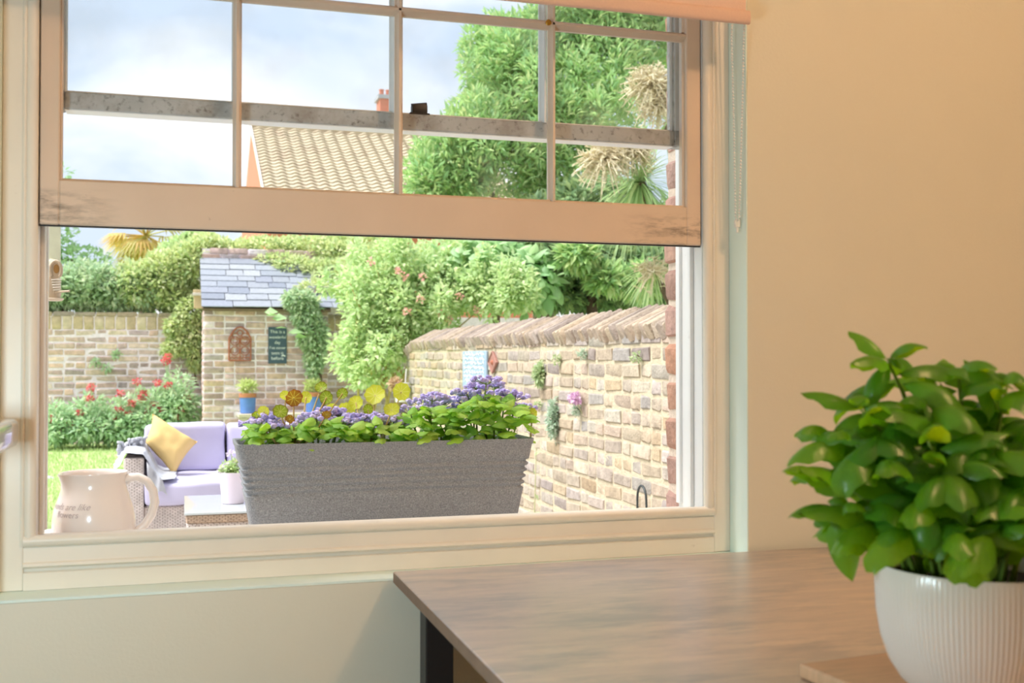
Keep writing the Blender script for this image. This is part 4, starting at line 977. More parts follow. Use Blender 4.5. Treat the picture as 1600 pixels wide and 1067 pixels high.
# bench with two blue pots
bwm = M('weathered_bench_wood', (206, 194, 178), .85, nscale=20, namt=.18, stretch=(2, 10, 10))
bx0 = PY(372, 646, SY - .3).x; bx1 = PY(540, 646, SY - .3).x; bz = PY(400, 646, SY - .3).z
bench = thing('bench', ((bx0 + bx1) / 2, SY - .25, .08), 'weathered wooden bench against the shed wall', 'bench')
for k in range(3): obj('slat', MB().box(bx0, bx1, SY - .40 + k * .115, SY - .295 + k * .115, bz - .04, bz, .005), bwm, bench)
for xx in (bx0 + .02, bx1 - .10):
    for yy in (SY - .39, SY - .12): obj('leg', MB().box(xx, xx + .08, yy, yy + .07, .06, bz - .041, .005), bwm, bench)
for yy in (SY - .37,): obj('apron_rail', MB().box(bx0 + .1, bx1 - .1, yy, yy + .03, bz - .35, bz - .27, .004), bwm, bench)
blue = M('blue_glaze', (96, 134, 206), .3, nscale=14, namt=.12); terra = M('terracotta_rim', (190, 126, 92), .8, nscale=30, namt=.12)
bluepots = []
for u, lab in ((387, 'blue glazed pot with terracotta rim on the bench, nearer the arched ornament'), (490, 'blue glazed pot half hidden behind the planter flowers')):
    p = PY(u, 644, SY - .25); p.z = bz; s_ = proj(p)[2] / FPX
    t = thing('blue_pot', (p.x, p.y, bz), lab, 'pot', 'blue pots on the bench')
    obj('pot_body', MB().lathe([(.0005, .001), (10.5 * s_, .001), (11.5 * s_, .006), (12.5 * s_, 25 * s_)], 32, Matrix.Translation(p)), blue, t, 40)
    obj('rim', MB().lathe([(12.4 * s_, 25 * s_), (13.2 * s_, 25 * s_), (13.4 * s_, 31 * s_), (12 * s_, 31.5 * s_), (11.5 * s_, 27 * s_), (.0005, 27 * s_)], 32, Matrix.Translation(p)), terra, t, 40)
    bluepots.append((p, s_))

# ================================================================== greenery
def leaf_cloud(P, D, size, rnd=None, wr=.5, fold=.18, r=None):
    """numpy batch of folded leaf blades; P: (n,3) bases, D: (n,3) directions, size: (n,)"""
    n = len(P); D = D / (np.linalg.norm(D, axis=1, keepdims=True) + 1e-9)
    U = np.tile(np.array([[0, 0, 1.0]]), (n, 1)) + rng.normal(0, .45, (n, 3))
    Yv = np.cross(U, D); Yv /= (np.linalg.norm(Yv, axis=1, keepdims=True) + 1e-9); Z = np.cross(D, Yv); s = size[:, None]
    b = P; tip = P + D * s - Z * s * .10
    l = P + D * s * .42 + Yv * s * wr / 2 + Z * s * fold * .5; rr_ = P + D * s * .42 - Yv * s * wr / 2 + Z * s * fold * .5; mid = P + D * s * .5 - Z * s * .02
    V = np.stack([b, l, tip, rr_, mid], 1); k = np.arange(n)[:, None] * 5
    F = np.concatenate([k + np.array([[0, 4, 1]]), k + np.array([[1, 4, 2]]), k + np.array([[0, 3, 4]]), k + np.array([[4, 3, 2]])], 0)
    rnd = rng.random(n) if rnd is None else rnd
    return V.reshape(-1, 3), F, np.repeat(rnd, 5)
def cloud_obj(name, V, F, A, mat, parent, kind='stuff'):
    me = np_mesh(name, V, F, A, mat); return obj(name, me, mat, parent, None, None, kind)
def ell_points(ells, n, shell=.55):
    """points through a union of ellipsoid shells (cx,cy,cz,rx,ry,rz); returns points and outward normals"""
    vol = np.array([e[3] * e[5] + e[3] * e[4] for e in ells]); cnt = rng.multinomial(n, vol / vol.sum()); P = []; Nn = []
    for e, c in zip(ells, cnt):
        d = rng.normal(0, 1, (c, 3)); d /= np.linalg.norm(d, axis=1, keepdims=True)
        rad = shell + (1 - shell) * rng.random((c, 1)) ** .6; rad *= 1 + .12 * np.sin(d[:, :1] * 7 + e[0] * 3) * np.cos(d[:, 2:3] * 6)
        P.append(np.array(e[:3]) + d * rad * np.array(e[3:])); Nn.append(d)
    return np.concatenate(P), np.concatenate(Nn)
def bush(ells, n, size, droop=.2, jit=.7, up=.25, wr=.5, shell=.55):
    P, Nn = ell_points(ells, n, shell); D = Nn + rng.normal(0, jit, P.shape); D[:, 2] += up - droop
    return leaf_cloud(P, D, rng.uniform(size[0], size[1], len(P)), wr=wr)
def sprigs(ells, k, rad, up=.5):
    r_ = random.Random(len(ells) * 7 + k); out = []
    for i in range(k):
        e = r_.choice(ells); d = Vector((r_.gauss(0, 1), r_.gauss(0, 1) - .4, r_.gauss(0, 1) + up)).normalized()
        f = r_.uniform(.95, 1.2); q = rad * r_.uniform(.6, 1.4); out.append((e[0] + d.x * e[3] * f, e[1] + d.y * e[4] * f, e[2] + d.z * e[5] * f, q * .7, q * .7, q * 1.3))
    return out
def px_ell(u, v, Y, ru, rv, ry=None):
    p = PY(u, v, Y); s = proj(p)[2] / FPX; return (p.x, Y, p.z, ru * s, ry if ry else ru * s * .7, rv * s)
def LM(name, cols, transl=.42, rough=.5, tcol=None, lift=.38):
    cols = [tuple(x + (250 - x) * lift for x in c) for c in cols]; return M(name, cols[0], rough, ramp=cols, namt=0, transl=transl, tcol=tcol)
bark = M('grey_brown_bark', (124, 104, 88), .9, nscale=20, namt=.3, bump=.6, bscale=40, stretch=(4, 4, 1))

# variegated ivy along the back wall, falling beside the shed
ivy_m = LM('variegated_ivy_leaf', [(168, 198, 70), (210, 220, 110), (136, 176, 60), (236, 234, 170), (186, 208, 90), (110, 160, 66), (222, 222, 120)], lift=.46)
ivy_d = LM('green_ivy_leaf', [(120, 172, 92), (150, 194, 112), (92, 148, 78), (196, 214, 140), (130, 184, 108), (210, 218, 150)], lift=.50)
t = thing('ivy_hedge', (PY(150, 480, BY + .2).x, BY + .2, BCT), 'mixed ivy growing along the top of the back wall', 'ivy')
V, F, A = bush([px_ell(u, v, BY + .25, ru, rv, .3) for u, v, ru, rv in ((95, 455, 50, 30), (140, 448, 45, 38), (180, 455, 40, 33), (225, 452, 40, 34), (60, 455, 45, 32), (20, 455, 45, 30))], 9000, (.06, .11))
cloud_obj('foliage', V, F, A, ivy_d, t)
V, F, A = bush([px_ell(u, v, BY + .2, ru, rv, .3) for u, v, ru, rv in ((215, 445, 40, 36), (258, 435, 40, 46), (295, 420, 30, 45), (270, 465, 32, 22))], 8000, (.05, .10))
cloud_obj('variegated_foliage', V, F, A, ivy_m, t)
obj('branch', MB().tube([(PY(100, 485, BY + .2).x, BY + .2, BCT), (PY(100, 465, BY + .2).x, BY + .2, BCT + .2), (PY(140, 440, BY + .25).x, BY + .25, BCT + .4)], [.03, .025, .012], 8), bark, t)
t = thing('hanging_ivy', (PY(295, 540, BY - .15).x, BY - .15, BCT), 'variegated ivy trailing down the wall left of the shed', 'ivy')
V, F, A = bush([px_ell(u, v, BY - .12, ru, rv, .14) for u, v, ru, rv in ((298, 490, 22, 26), (300, 520, 20, 28), (284, 535, 20, 20), (304, 550, 12, 30), (280, 510, 22, 16), (268, 545, 14, 10))], 4200, (.05, .09), droop=.6)
cloud_obj('foliage', V, F, A, ivy_m, t)
obj('stem', MB().tube([PY(306, 600, BY - .06), PY(302, 550, BY - .06), PY(298, 490, BY - .06)], .012, 6), bark, t)
# climber covering shed roof
t = thing('roof_climber', (PY(470, 470, SY).x, SY + .3, EZ), 'pale variegated climber spilling over the shed roof', 'climber')
def on_roof(u, v, ru, rv): 
    f = max(0.0, min(1.0, (481 - v) / 76)); return px_ell(u, v, SY - .05 + f * 1.25, ru, rv, .16)
V, F, A = bush([on_roof(u, v, ru, rv) for u, v, ru, rv in ((470, 420, 45, 16), (520, 430, 50, 26), (500, 455, 35, 18), (560, 440, 45, 30), (440, 408, 40, 9), (540, 400, 60, 22), (600, 420, 50, 40))] + [px_ell(u, v, BY + .35, ru, rv, .35) for u, v, ru, rv in ((360, 392, 40, 11), (420, 388, 55, 15), (480, 390, 60, 20), (560, 385, 60, 25), (340, 386, 22, 14), (320, 380, 20, 16))], 15000, (.045, .09))
cloud_obj('foliage', V, F, A, ivy_m, t)
V, F, A = bush([px_ell(u, v, SY - .12, ru, rv, .12) for u, v, ru, rv in ((478, 490, 22, 20), (488, 520, 22, 26), (492, 550, 16, 26), (490, 578, 8, 12), (470, 470, 26, 14))], 3600, (.05, .09), droop=.6)
cloud_obj('trailing_foliage', V, F, A, ivy_d, t)
obj('stem', MB().tube([PY(505, 640, SY - .1), PY(498, 560, SY - .1), PY(486, 480, SY - .1), PY(500, 430, SY + .5)], [.02, .018, .014, .01], 8), bark, t)
hm = LM('lime_broad_leaf', [(170, 220, 120), (150, 206, 110), (190, 226, 140)])
for i, (u, v, s) in enumerate(((424, 488, 14), (437, 498, 16), (440, 513, 14), (462, 520, 16), (425, 493, 12), (470, 527, 13))):
    p = PY(u, v, SY - .2); L_ = s * proj(p)[2] / FPX * 1.5
    V, F, A = leaf_cloud(np.array([[p.x - L_ / 2, p.y, p.z]]), np.array([[1, -.3, .1]]), np.array([L_]), wr=.8); cloud_obj('leaf', V, F, A, hm, t, None)

# flowering honeysuckle / rose at the wall's far end
hs_m = LM('rose_leaf', [(160, 208, 84), (186, 222, 104), (124, 180, 70), (212, 230, 134), (144, 200, 96), (206, 214, 100)], lift=.50)
t = thing('climbing_rose', (PX(630, 640, WX - .1).x, 8.6, 0), 'large leafy rose bush with a few pink blooms over the wall end', 'bush')
E_ = [px_ell(u, v, Y, ru, rv, ry) for u, v, Y, ru, rv, ry in ((640, 440, 9.0, 75, 55, .5), (700, 450, 8.9, 70, 45, .5), (585, 500, 9.0, 55, 60, .45), (580, 560, 8.9, 42, 50, .4), (620, 520, 8.8, 40, 60, .35), (760, 455, 8.6, 60, 35, .4), (660, 490, 8.8, 50, 40, .4), (540, 550, 9.1, 26, 40, .3), (690, 410, 9.2, 60, 35, .4), (580, 440, 9.2, 60, 50, .5), (800, 465, 8.3, 40, 24, .3))]
E_ += sprigs(E_, 70, .13)
V, F, A = bush(E_, 24000, (.045, .085), wr=.55, shell=.35); cloud_obj('foliage', V, F, A, hs_m, t)
br = MB()
for i in range(16):
    a = PY(600 + rq.uniform(-40, 40), 640, 9.0); u, v = rq.uniform(540, 780), rq.uniform(400, 540); b = PY(u, v, 8.7)
    br.tube([a, a.lerp(b, .5) + Vector((0, 0, .15)), b], [.014, .010, .005], 6)
obj('branch', br, M('rose_stem', (196, 172, 120), .8, namt=.15), t, 180)
pk = M('pink_rose_petal', (240, 190, 180), .7, ramp=[(244, 196, 190), (238, 176, 172), (248, 216, 190)], namt=.05, transl=.3)
for (u, v) in ((656, 468), (632, 432), (660, 432), (690, 490), (580, 408), (636, 487), (700, 500), (622, 424), (718, 462), (745, 485)):
    p = PY(u, v, 8.35); V, F, A = bush([(p.x, p.y, p.z, .025, .025, .025)], 24, (.022, .04), wr=.8); cloud_obj('blossom', V, F, A, pk, t, None)

# broad-leaved climber above the wall
bl_m = LM('broad_green_leaf', [(120, 186, 84), (150, 206, 104), (90, 160, 72), (176, 218, 130), (110, 176, 90)])
t = thing('broad_leaf_shrub', (PY(780, 470, 8.8).x, 8.8, 0), 'shrub with large drooping heart shaped leaves above the wall', 'shrub')
P, Nn = ell_points([px_ell(770, 420, 8.9, 75, 45, .5), px_ell(830, 440, 8.7, 40, 45, .4), px_ell(720, 405, 9.0, 60, 25, .4)], 420, .75)
bm_ = [leaf_mesh('leaf', 1.0, .75, a, .25, nu=6, nv=5, seed=i, mat=bl_m) for i, a in enumerate((.5, .8, 1.1))]
inner = []
for i in np.argsort(P[:, 1] - .3 * P[:, 2])[:190]:
    d = Vector(Nn[i]) + Vector(rng.normal(0, .5, 3)); d.z -= .5
    link(bpy.data.objects.new('leaf', bm_[i % 3]), t, frame_mat(P[i], d, (0, -.6, 1), rng.uniform(.13, .2)))
V, F, A = bush([px_ell(770, 420, 9.2, 75, 45, .4), px_ell(840, 440, 8.9, 30, 40, .3)], 1500, (.12, .18), wr=.7); cloud_obj('inner_leaves', V, F, A, bl_m, t)
obj('trunk', MB().tube([(PY(780, 470, 8.9).x, 8.9, 0), PY(775, 480, 8.9), PY(770, 420, 8.9)], [.05, .04, .02], 8), bark, t)

# big evergreen tree behind the right wall
tr_m = LM('evergreen_leaf', [(124, 184, 70), (170, 214, 96), (92, 156, 60), (206, 226, 120), (130, 190, 80), (108, 174, 84), (214, 220, 120)])
tr_d = LM('dark_evergreen_leaf', [(84, 132, 54), (60, 106, 44), (112, 156, 70), (140, 166, 70), (74, 120, 56)])
t = thing('evergreen_tree', (PY(850, 400, 10.5).x, 10.5, 0), 'tall dense bright evergreen tree beyond the side wall', 'tree')
E_ = [px_ell(u, v, Y, ru, rv) for u, v, Y, ru, rv in ((830, 80, 10.5, 70, 60), (880, 60, 10.7, 80, 70), (950, 110, 10.3, 80, 80), (800, 140, 10.2, 65, 60), (760, 190, 10.0, 62, 45), (850, 180, 10.0, 90, 60), (930, 200, 10.0, 80, 70), (720, 250, 9.9, 62, 45), (800, 255, 9.8, 80, 55), (880, 280, 9.8, 70, 55), (700, 290, 9.8, 50, 35), (960, 20, 10.8, 90, 60), (770, 100, 10.8, 26, 60), (1010, 60, 10.5, 60, 60))]
E_ += sprigs(E_, 90, .22)
V, F, A = bush(E_, 46000, (.07, .14), up=.65, wr=.32, shell=.4); cloud_obj('foliage', V, F, A, tr_m, t)
tk = MB(); base = Vector((PY(850, 400, 10.5).x, 10.5, -.1))
tk.tube([base, PY(850, 400, 10.5), PY(855, 200, 10.4), PY(880, 60, 10.5)], [.16, .13, .09, .03], 10)
for (u, v) in ((760, 190), (950, 110), (720, 260), (930, 210)): tk.tube([PY(852, min(380, v + 120), 10.4), PY(u, v, 10.2)], [.06, .02], 8)
obj('trunk', tk, bark, t, 180)
t = thing('dark_shrub', (PY(940, 430, 8.6).x, 8.6, 0), 'darker glossy shrub showing dark trunks over the wall coping', 'shrub')
V, F, A = bush([px_ell(u, v, Y, ru, rv) for u, v, Y, ru, rv in ((900, 410, 8.8, 70, 35), (970, 415, 8.6, 60, 40), (880, 385, 9.0, 60, 35), (1010, 430, 8.4, 40, 40), (950, 380, 9.0, 60, 30), (930, 330, 9.2, 90, 50), (860, 350, 9.3, 60, 40), (1040, 380, 8.8, 50, 60), (880, 455, 8.9, 60, 28), (950, 460, 8.9, 70, 26), (1010, 462, 8.7, 50, 24))], 17000, (.08, .15), wr=.4); cloud_obj('foliage', V, F, A, tr_d, t)
V, F, A = bush([px_ell(u, v, 8.2, ru, rv) for u, v, ru, rv in ((950, 435, 30, 20), (1000, 440, 34, 26), (905, 400, 30, 20))], 1800, (.09, .15), wr=.4); cloud_obj('bright_foliage', V, F, A, tr_m, t)
obj('trunk', MB().tube([(PY(925, 480, 8.7).x, 8.7, 0), PY(925, 470, 8.7), PY(930, 400, 8.7)], [.07, .06, .04], 8).tube([(PY(905, 480, 8.9).x, 8.9, 0), PY(905, 470, 8.9), PY(890, 390, 8.9)], [.05, .045, .03], 8), M('dark_bark', (84, 66, 56), .9, namt=.2), t, 180)

# cabbage palm with cream flower plumes
cp_l = LM('cordyline_blade', [(120, 170, 80), (150, 196, 100), (186, 206, 110), (98, 148, 72)]); cp_f = LM('cordyline_plume', [(232, 214, 158), (220, 196, 140), (242, 228, 184), (206, 188, 120)], .2)
t = thing('cabbage_palm', (PY(1100, 420, 6.8).x, 6.8, 0), 'spiky cabbage palm with big cream flower plumes', 'palm')
def blades(c, n, L0, L1, w, elr, droop, mb_, azr=(0, 6.28)):
    for i in range(n):
        a = rq.uniform(*azr); e = rq.uniform(*elr); ln = rq.uniform(L0, L1); pts = []
        d = Vector((math.cos(a) * math.cos(e), math.sin(a) * math.cos(e), math.sin(e))); sd = Vector((-math.sin(a), math.cos(a), 0))
        vs = []
        for k in range(5):
            f = k / 4; q = Vector(c) + d * ln * f + Vector((0, 0, -droop * ln * f * f)); ww = w * (1 - f) ** .6 * (.5 + f if f < .3 else 1)
            vs += [q - sd * ww / 2, q + sd * ww / 2 + Vector((0, 0, 0))]
        mb_.add(vs, [(2 * k, 2 * k + 1, 2 * k + 3, 2 * k + 2) for k in range(4)], None, rq.random())
lb = MB(); c1 = PY(1000, 285, 6.6); blades(c1, 320, .40, .62, .022, (-1.2, 1.1), .45, lb); c2 = PY(1045, 190, 6.7); blades(c2, 80, .3, .5, .024, (-.9, 1.2), .4, lb); c3 = PY(1020, 420, 6.8); blades(c3, 120, .25, .45, .02, (-1.2, .6), .4, lb)
obj('leaves', lb, cp_l, t, None, None, 'stuff')
def plume(c, n, r):
    m = MB()
    for i in range(n):
        d = Vector((rq.gauss(0, 1), rq.gauss(0, 1), rq.gauss(0, .8) + .3)).normalized(); L_ = r * rq.uniform(.6, 1.1); e = c + d * L_ + Vector((0, 0, -.25 * L_))
        mid_ = c + d * L_ * .6; m.tube([c + d * .02, mid_, e], [.006, .006, .003], 4, False, 1.0, rq.random())
        for k in range(4):
            q = mid_.lerp(e, k / 4); m.tube([q, q + Vector((rq.gauss(0, .03), rq.gauss(0, .03), rq.uniform(-.02, .05)))], [.005, .003], 3, False, 1.0, rq.random())
    return m
for (u, v, r) in ((945, 250, .26), (985, 235, .22), (1018, 135, .26), (1030, 165, .2)): obj('flower_plume', plume(PY(u, v, 6.4), 200, r), cp_f, t, None, None, 'stuff')
tb_ = PY(1100, 420, 6.8)
obj('trunk', MB().tube([(tb_.x, 6.8, -.1), (tb_.x, 6.8, 1.0), (tb_.x - .05, 6.8, 1.6), c2], [.09, .08, .06, .05], 10).tube([(tb_.x - .03, 6.8, 1.55), c1], [.05, .04], 8).tube([(tb_.x, 6.8, 1.0), c3], [.04, .03], 8), bark, t, 180)
obj('flower_plume', plume(PY(1022, 425, 6.6), 60, .18), cp_f, t, None, None, 'stuff')

# fan palm and sparse tree behind the back wall
t = thing('fan_palm', (PY(225, 400, 15).x, 15, 0), 'fan palm with yellowing fronds behind the back wall', 'palm')
fp = LM('yellowing_fan_frond', [(226, 190, 90), (236, 210, 120), (190, 190, 80), (206, 160, 84), (170, 186, 86)], lift=.12)
lb = MB(); cpt = PY(228, 368, 15)
for k in range(38):
    a = rq.uniform(0, 6.28); el = rq.uniform(-1.2, 1.1); d = Vector((math.cos(a) * math.cos(el), math.sin(a) * math.cos(el), math.sin(el))); c = cpt + d * .28
    sd = d.cross(Vector((0, 0, 1))); sd = sd.normalized() if sd.length > .1 else Vector((1, 0, 0)); rv = rq.random()
    lb.tube([cpt, c], .01, 4, False, 1, rv)
    for j in range(15):
        b = (j / 14 - .5) * 2.6; dd = (d * math.cos(b) + sd * math.sin(b)).normalized(); L_ = .44 * (1 - .1 * abs(b)); e = c + dd * L_ + Vector((0, 0, -.14)); m_ = c + dd * L_ * .55; w = d.cross(sd).normalized() * .0 + sd.cross(dd).normalized() * 0
        n_ = dd.cross(d.cross(sd)).normalized() * .016
        lb.add([c, m_ - n_, e, m_ + n_], [(0, 1, 2, 3)], None, min(.99, rv * .8 + rq.random() * .2))
obj('fronds', lb, fp, t, None, None, 'stuff'); obj('trunk', MB().tube([(cpt.x, 15, -.1), cpt + Vector((0, 0, -.12))], [.11, .08], 10), bark, t, 180)
t = thing('sparse_tree', (PY(60, 400, 14.5).x, 14.5, 0), 'sparse leafy tree at the left behind the back wall', 'tree')
sp_m = LM('sparse_tree_leaf', [(110, 170, 90), (140, 190, 110), (90, 150, 80)])
V, F, A = bush([px_ell(u, v, 14.5, ru, rv) for u, v, ru, rv in ((85, 385, 36, 20), (60, 340, 70, 70), (120, 398, 46, 14), (150, 412, 30, 10), (92, 270, 22, 12), (100, 420, 60, 10))], 1500, (.07, .12), shell=.2); cloud_obj('foliage', V, F, A, sp_m, t)
obj('trunk', MB().tube([(PY(40, 400, 14.5).x, 14.5, -.1), PY(45, 400, 14.5), PY(90, 270, 14.5)], [.12, .08, .02], 8).tube([PY(48, 400, 14.5), PY(150, 412, 14.5)], [.03, .01], 6), bark, t, 180)
t = thing('lime_shrub', (PY(285, 380, 14).x, 14, 0), 'lime green shrub between the fan palm and the shed', 'shrub')
V, F, A = bush([px_ell(u, v, 14, ru, rv) for u, v, ru, rv in ((285, 395, 35, 25), (270, 415, 40, 25), (315, 385, 30, 18), (300, 375, 16, 14))], 4500, (.06, .1)); cloud_obj('foliage', V, F, A, hs_m, t)
obj('trunk', MB().tube([(PY(285, 400, 14).x, 14, -.1), PY(288, 390, 14)], [.06, .03], 8), bark, t)

# red valerian along the foot of the back wall
va_l = LM('valerian_leaf', [(150, 200, 130), (170, 212, 140), (124, 180, 114), (196, 222, 160), (140, 192, 136)])
va_f = M('valerian_flower', (226, 100, 110), .8, ramp=[(230, 104, 116), (214, 84, 100), (238, 140, 140), (240, 120, 130)], namt=.05, transl=.2)
VAL = [((92, 660, 26, 30), [(95, 668), (110, 664), (80, 655)], 'low pale valerian at the far left of the flower bed'),
       ((140, 655, 30, 36), [(125, 645), (140, 622), (150, 660), (160, 668), (143, 605)], 'valerian left of the bed middle, thin and half leafless'),
       ((190, 655, 32, 36), [(186, 640), (188, 614), (200, 648), (206, 630), (214, 596), (178, 652)], 'valerian in the bed middle with many red heads'),
       ((235, 645, 30, 40), [(225, 615), (240, 632), (232, 642), (250, 642), (221, 622), (246, 598)], 'valerian with the largest red heads behind the yellow cushion'),
       ((275, 625, 28, 48), [(262, 602), (259, 564), (262, 558), (284, 640), (292, 622), (277, 652)], 'tall blue green valerian nearest the shed')]
for (u, v, ru, rv), fl, lab in VAL:
    p = PY(u, v, BY - .6); t = thing('valerian_plant', (p.x, BY - .6, lawn_z(BY - .6)), lab, 'flower', 'red valerian along the back wall')
    V, F, A = bush([px_ell(u, v, BY - .6, ru, rv, .25), px_ell(u - 8, v + 14, BY - .7, ru, rv * .6, .25), px_ell(u + 10, v + 12, BY - .6, ru, rv * .6, .25)], 1500, (.06, .11), wr=.42, shell=.25); cloud_obj('foliage', V, F, A, va_l, t)
    st = MB()
    for (fu, fv) in fl:
        q = PY(fu, fv, BY - .75); st.tube([(p.x + (q.x - p.x) * .4, BY - .6, lawn_z(11.3)), q], .006, 5)
        V, F, A = bush([(q.x, q.y, q.z, .045, .045, .035)], 70, (.02, .032), wr=.8, shell=.2); cloud_obj('flower_head', V, F, A, va_f, t, None)
    obj('stem', st, va_l, t)
# small plants growing in the walls
tuft = LM('wall_tuft_leaf', [(150, 186, 100), (180, 206, 130), (120, 160, 84), (200, 200, 140)]); thy = LM('silver_wall_leaf', [(150, 186, 150), (190, 210, 180), (120, 166, 120)])
for (u, v, ru, rv, n, lab) in ((843, 585, 10, 18, 420, 'yellow green tuft growing from the side wall'), (864, 655, 8, 32, 520, 'silvery trailing plant hanging on the side wall'), (910, 552, 5, 8, 130, 'small grey green sprig high on the side wall'), (900, 640, 4, 9, 130, 'small sprig below the lilac wall flower'), (870, 562, 5, 9, 90, 'thin sprig between the tuft and the wall top'), (995, 558, 5, 8, 80, 'reddish sprig near the house end of the side wall'), (840, 632, 8, 4, 80, 'flat sprig above the silvery trailing plant')):
    p = PX(u, v, WX - .03); s = proj(p)[2] / FPX
    t = thing('wall_plant', (WX - .01, p.y, p.z), lab, 'plant', 'plants rooted in the side wall')
    V, F, A = bush([(WX - .03, p.y, p.z, .03, ru * s * 1.2, rv * s)], n, (.02, .04) if n > 300 else (.012, .024), shell=.1); cloud_obj('leaves', V, F, A, thy if u in (864, 910, 900) else tuft, t)
    obj('stem', MB().tube([(WX + .0, p.y, p.z - rv * s * .5), (WX - .03, p.y, p.z + rv * s * .5)], .003, 5), bark, t)
p = PX(898, 622, WX - .05); t = thing('lilac_wall_flower', (WX - .01, p.y, p.z - .08), 'lilac pink flower spray leaning from the side wall', 'flower')
V, F, A = bush([(p.x, p.y, p.z, .03, .075, .025)], 130, (.015, .026), wr=.9, shell=.1); cloud_obj('petals', V, F, A, M('lilac_petal', (214, 160, 206), .7, ramp=[(224, 190, 218), (206, 164, 200), (232, 206, 224)], namt=0, transl=.3), t)
obj('stem', MB().tube([(WX, p.y, p.z - .1), (p.x, p.y, p.z)], .003, 5), tuft, t)
p = PX(835, 800, WX - .25); q = PX(838, 700, WX - .25); t = thing('tall_stem', (p.x, p.y, -.04), 'single thin green stem rising before the side wall', 'plant')
obj('stem', MB().tube([(p.x, p.y, -.04), p, q], [.004, .004, .002], 6), tuft, t)
for k in range(4):
    V, F, A = leaf_cloud(np.array([[p.x, p.y, p.z + .1 * k]]), rng.normal(0, 1, (1, 3)), np.full(1, .05)); cloud_obj('leaf', V, F, A, tuft, t, None)
for (u, v, n, lab) in ((182, 553, 260, 'green tuft in the back wall brickwork, highest of three'), (150, 566, 180, 'green tuft in the back wall brickwork, leftmost of three'), (167, 575, 220, 'green tuft in the back wall brickwork, lowest of three')):
    p = PY(u, v, BY - .05); t = thing('wall_tuft', (p.x, BY - .01, p.z), lab, 'plant', 'tufts in the back wall')
    V, F, A = bush([(p.x, BY - .05, p.z, .06, .04, .05)], n // 3, (.03, .05), shell=.1); cloud_obj('leaves', V, F, A, va_l, t)
    obj('stem', MB().tube([(p.x, BY, p.z - .05), (p.x, BY - .06, p.z)], .005, 5), bark, t)
# plants in the pots
p, s_, ph = potA; t = thing('pot_flower', (p.x, p.y, CT + ph - .02), 'small white flowered plant in the white pot', 'plant')
V, F, A = bush([(p.x, p.y, CT + ph + .01, .065, .05, .035)], 700, (.02, .032), shell=.1); cloud_obj('foliage', V, F, A, hs_m, t)
V, F, A = bush([(p.x + dx_, p.y - .02, CT + ph + dz_, .02, .02, .015) for dx_, dz_ in ((-.03, .03), (.02, .06), (-.01, .09), (.04, .03), (-.05, .01), (.01, .035))], 160, (.012, .018), wr=.9, shell=.1); cloud_obj('blossoms', V, F, A, M('white_lilac_petal', (236, 226, 240), .7, ramp=[(240, 232, 244), (220, 204, 232)], namt=0, transl=.3), t)
obj('stem', MB().tube([(p.x, p.y, CT + ph - .02), (p.x - .01, p.y - .01, CT + ph + .09)], .002, 5).tube([(p.x, p.y, CT + ph - .02), (p.x + .02, p.y - .01, CT + ph + .06)], .002, 5), tuft, t)
for (p, s_), lab in zip(bluepots, ('wispy yellow green plant in the blue pot nearer the arched ornament', 'yellow green plant in the half hidden blue pot')):
    t = thing('potted_plant', (p.x, p.y, bz + 27 * s_), lab, 'plant', 'plants in the blue pots')
    V, F, A = bush([(p.x, p.y, bz + 40 * s_, 14 * s_, 10 * s_, 11 * s_)], 380, (.04, .07), wr=.3, shell=.1, up=.8); cloud_obj('foliage', V, F, A, LM('yellow_green_leaf', [(206, 216, 110), (180, 206, 90), (220, 226, 150)]), t)
    obj('stem', MB().tube([(p.x, p.y, bz + 26 * s_), (p.x, p.y, bz + 40 * s_)], .006, 5), tuft, t)
# white pot with a dry plant on the wall end
p = PY(627, 612, 8.3); s_ = proj(p)[2] / FPX
t = thing('white_wall_pot', (p.x, 8.3, p.z - 18 * s_), 'small white pot on a bracket at the far wall end', 'pot')
obj('pot_body', MB().lathe([(.0005, -16 * s_), (9 * s_, -16 * s_), (13 * s_, 14 * s_), (12 * s_, 14 * s_), (11 * s_, 9 * s_), (.0005, 9 * s_)], 28, Matrix.Translation(p)), paint_white, t, 40)
obj('bracket', MB().tube([(p.x, 8.3, p.z - 17 * s_), (p.x, 8.3, -.05)], .012, 8), bark, t)
obj('bracket_hook', MB().tube([(p.x + 6 * s_, 8.3, p.z + 10 * s_), (p.x + 8 * s_, 8.3, p.z + 36 * s_)], .006, 6), paint_white, t)
t = thing('dry_plant', (p.x, 8.3, p.z + 9 * s_), 'withered brown plant in the white wall pot', 'plant')
V, F, A = bush([(p.x - 10 * s_, 8.28, p.z + 12 * s_, 10 * s_, .05, 10 * s_)], 260, (.03, .05), shell=.1); cloud_obj('leaves', V, F, A, LM('withered_leaf', [(206, 160, 110), (180, 130, 84), (220, 190, 140)]), t)
obj('stem', MB().tube([(p.x, 8.3, p.z + 8 * s_), (p.x - 10 * s_, 8.28, p.z + 12 * s_)], .006, 5), bark, t)
# pale stone on the lawn
p = PZ(74, 752, .02); bm = bmesh.new(); bmesh.ops.create_icosphere(bm, subdivisions=2, radius=.07)
for v in bm.verts: v.co *= 1 + .3 * mnoise.noise(v.co * 12); v.co.z *= .6
bm.verts.index_update(); m = MB().add([v.co.copy() for v in bm.verts], [tuple(v.index for v in f.verts) for f in bm.faces]); bm.free()
tag(obj('stone', m, M('pale_grey_stone', (214, 212, 216), .9, nscale=30, namt=.15), None, 60, Matrix.Translation((p.x, p.y, .03))), 'pale rounded stone lying on the lawn', 'stone')

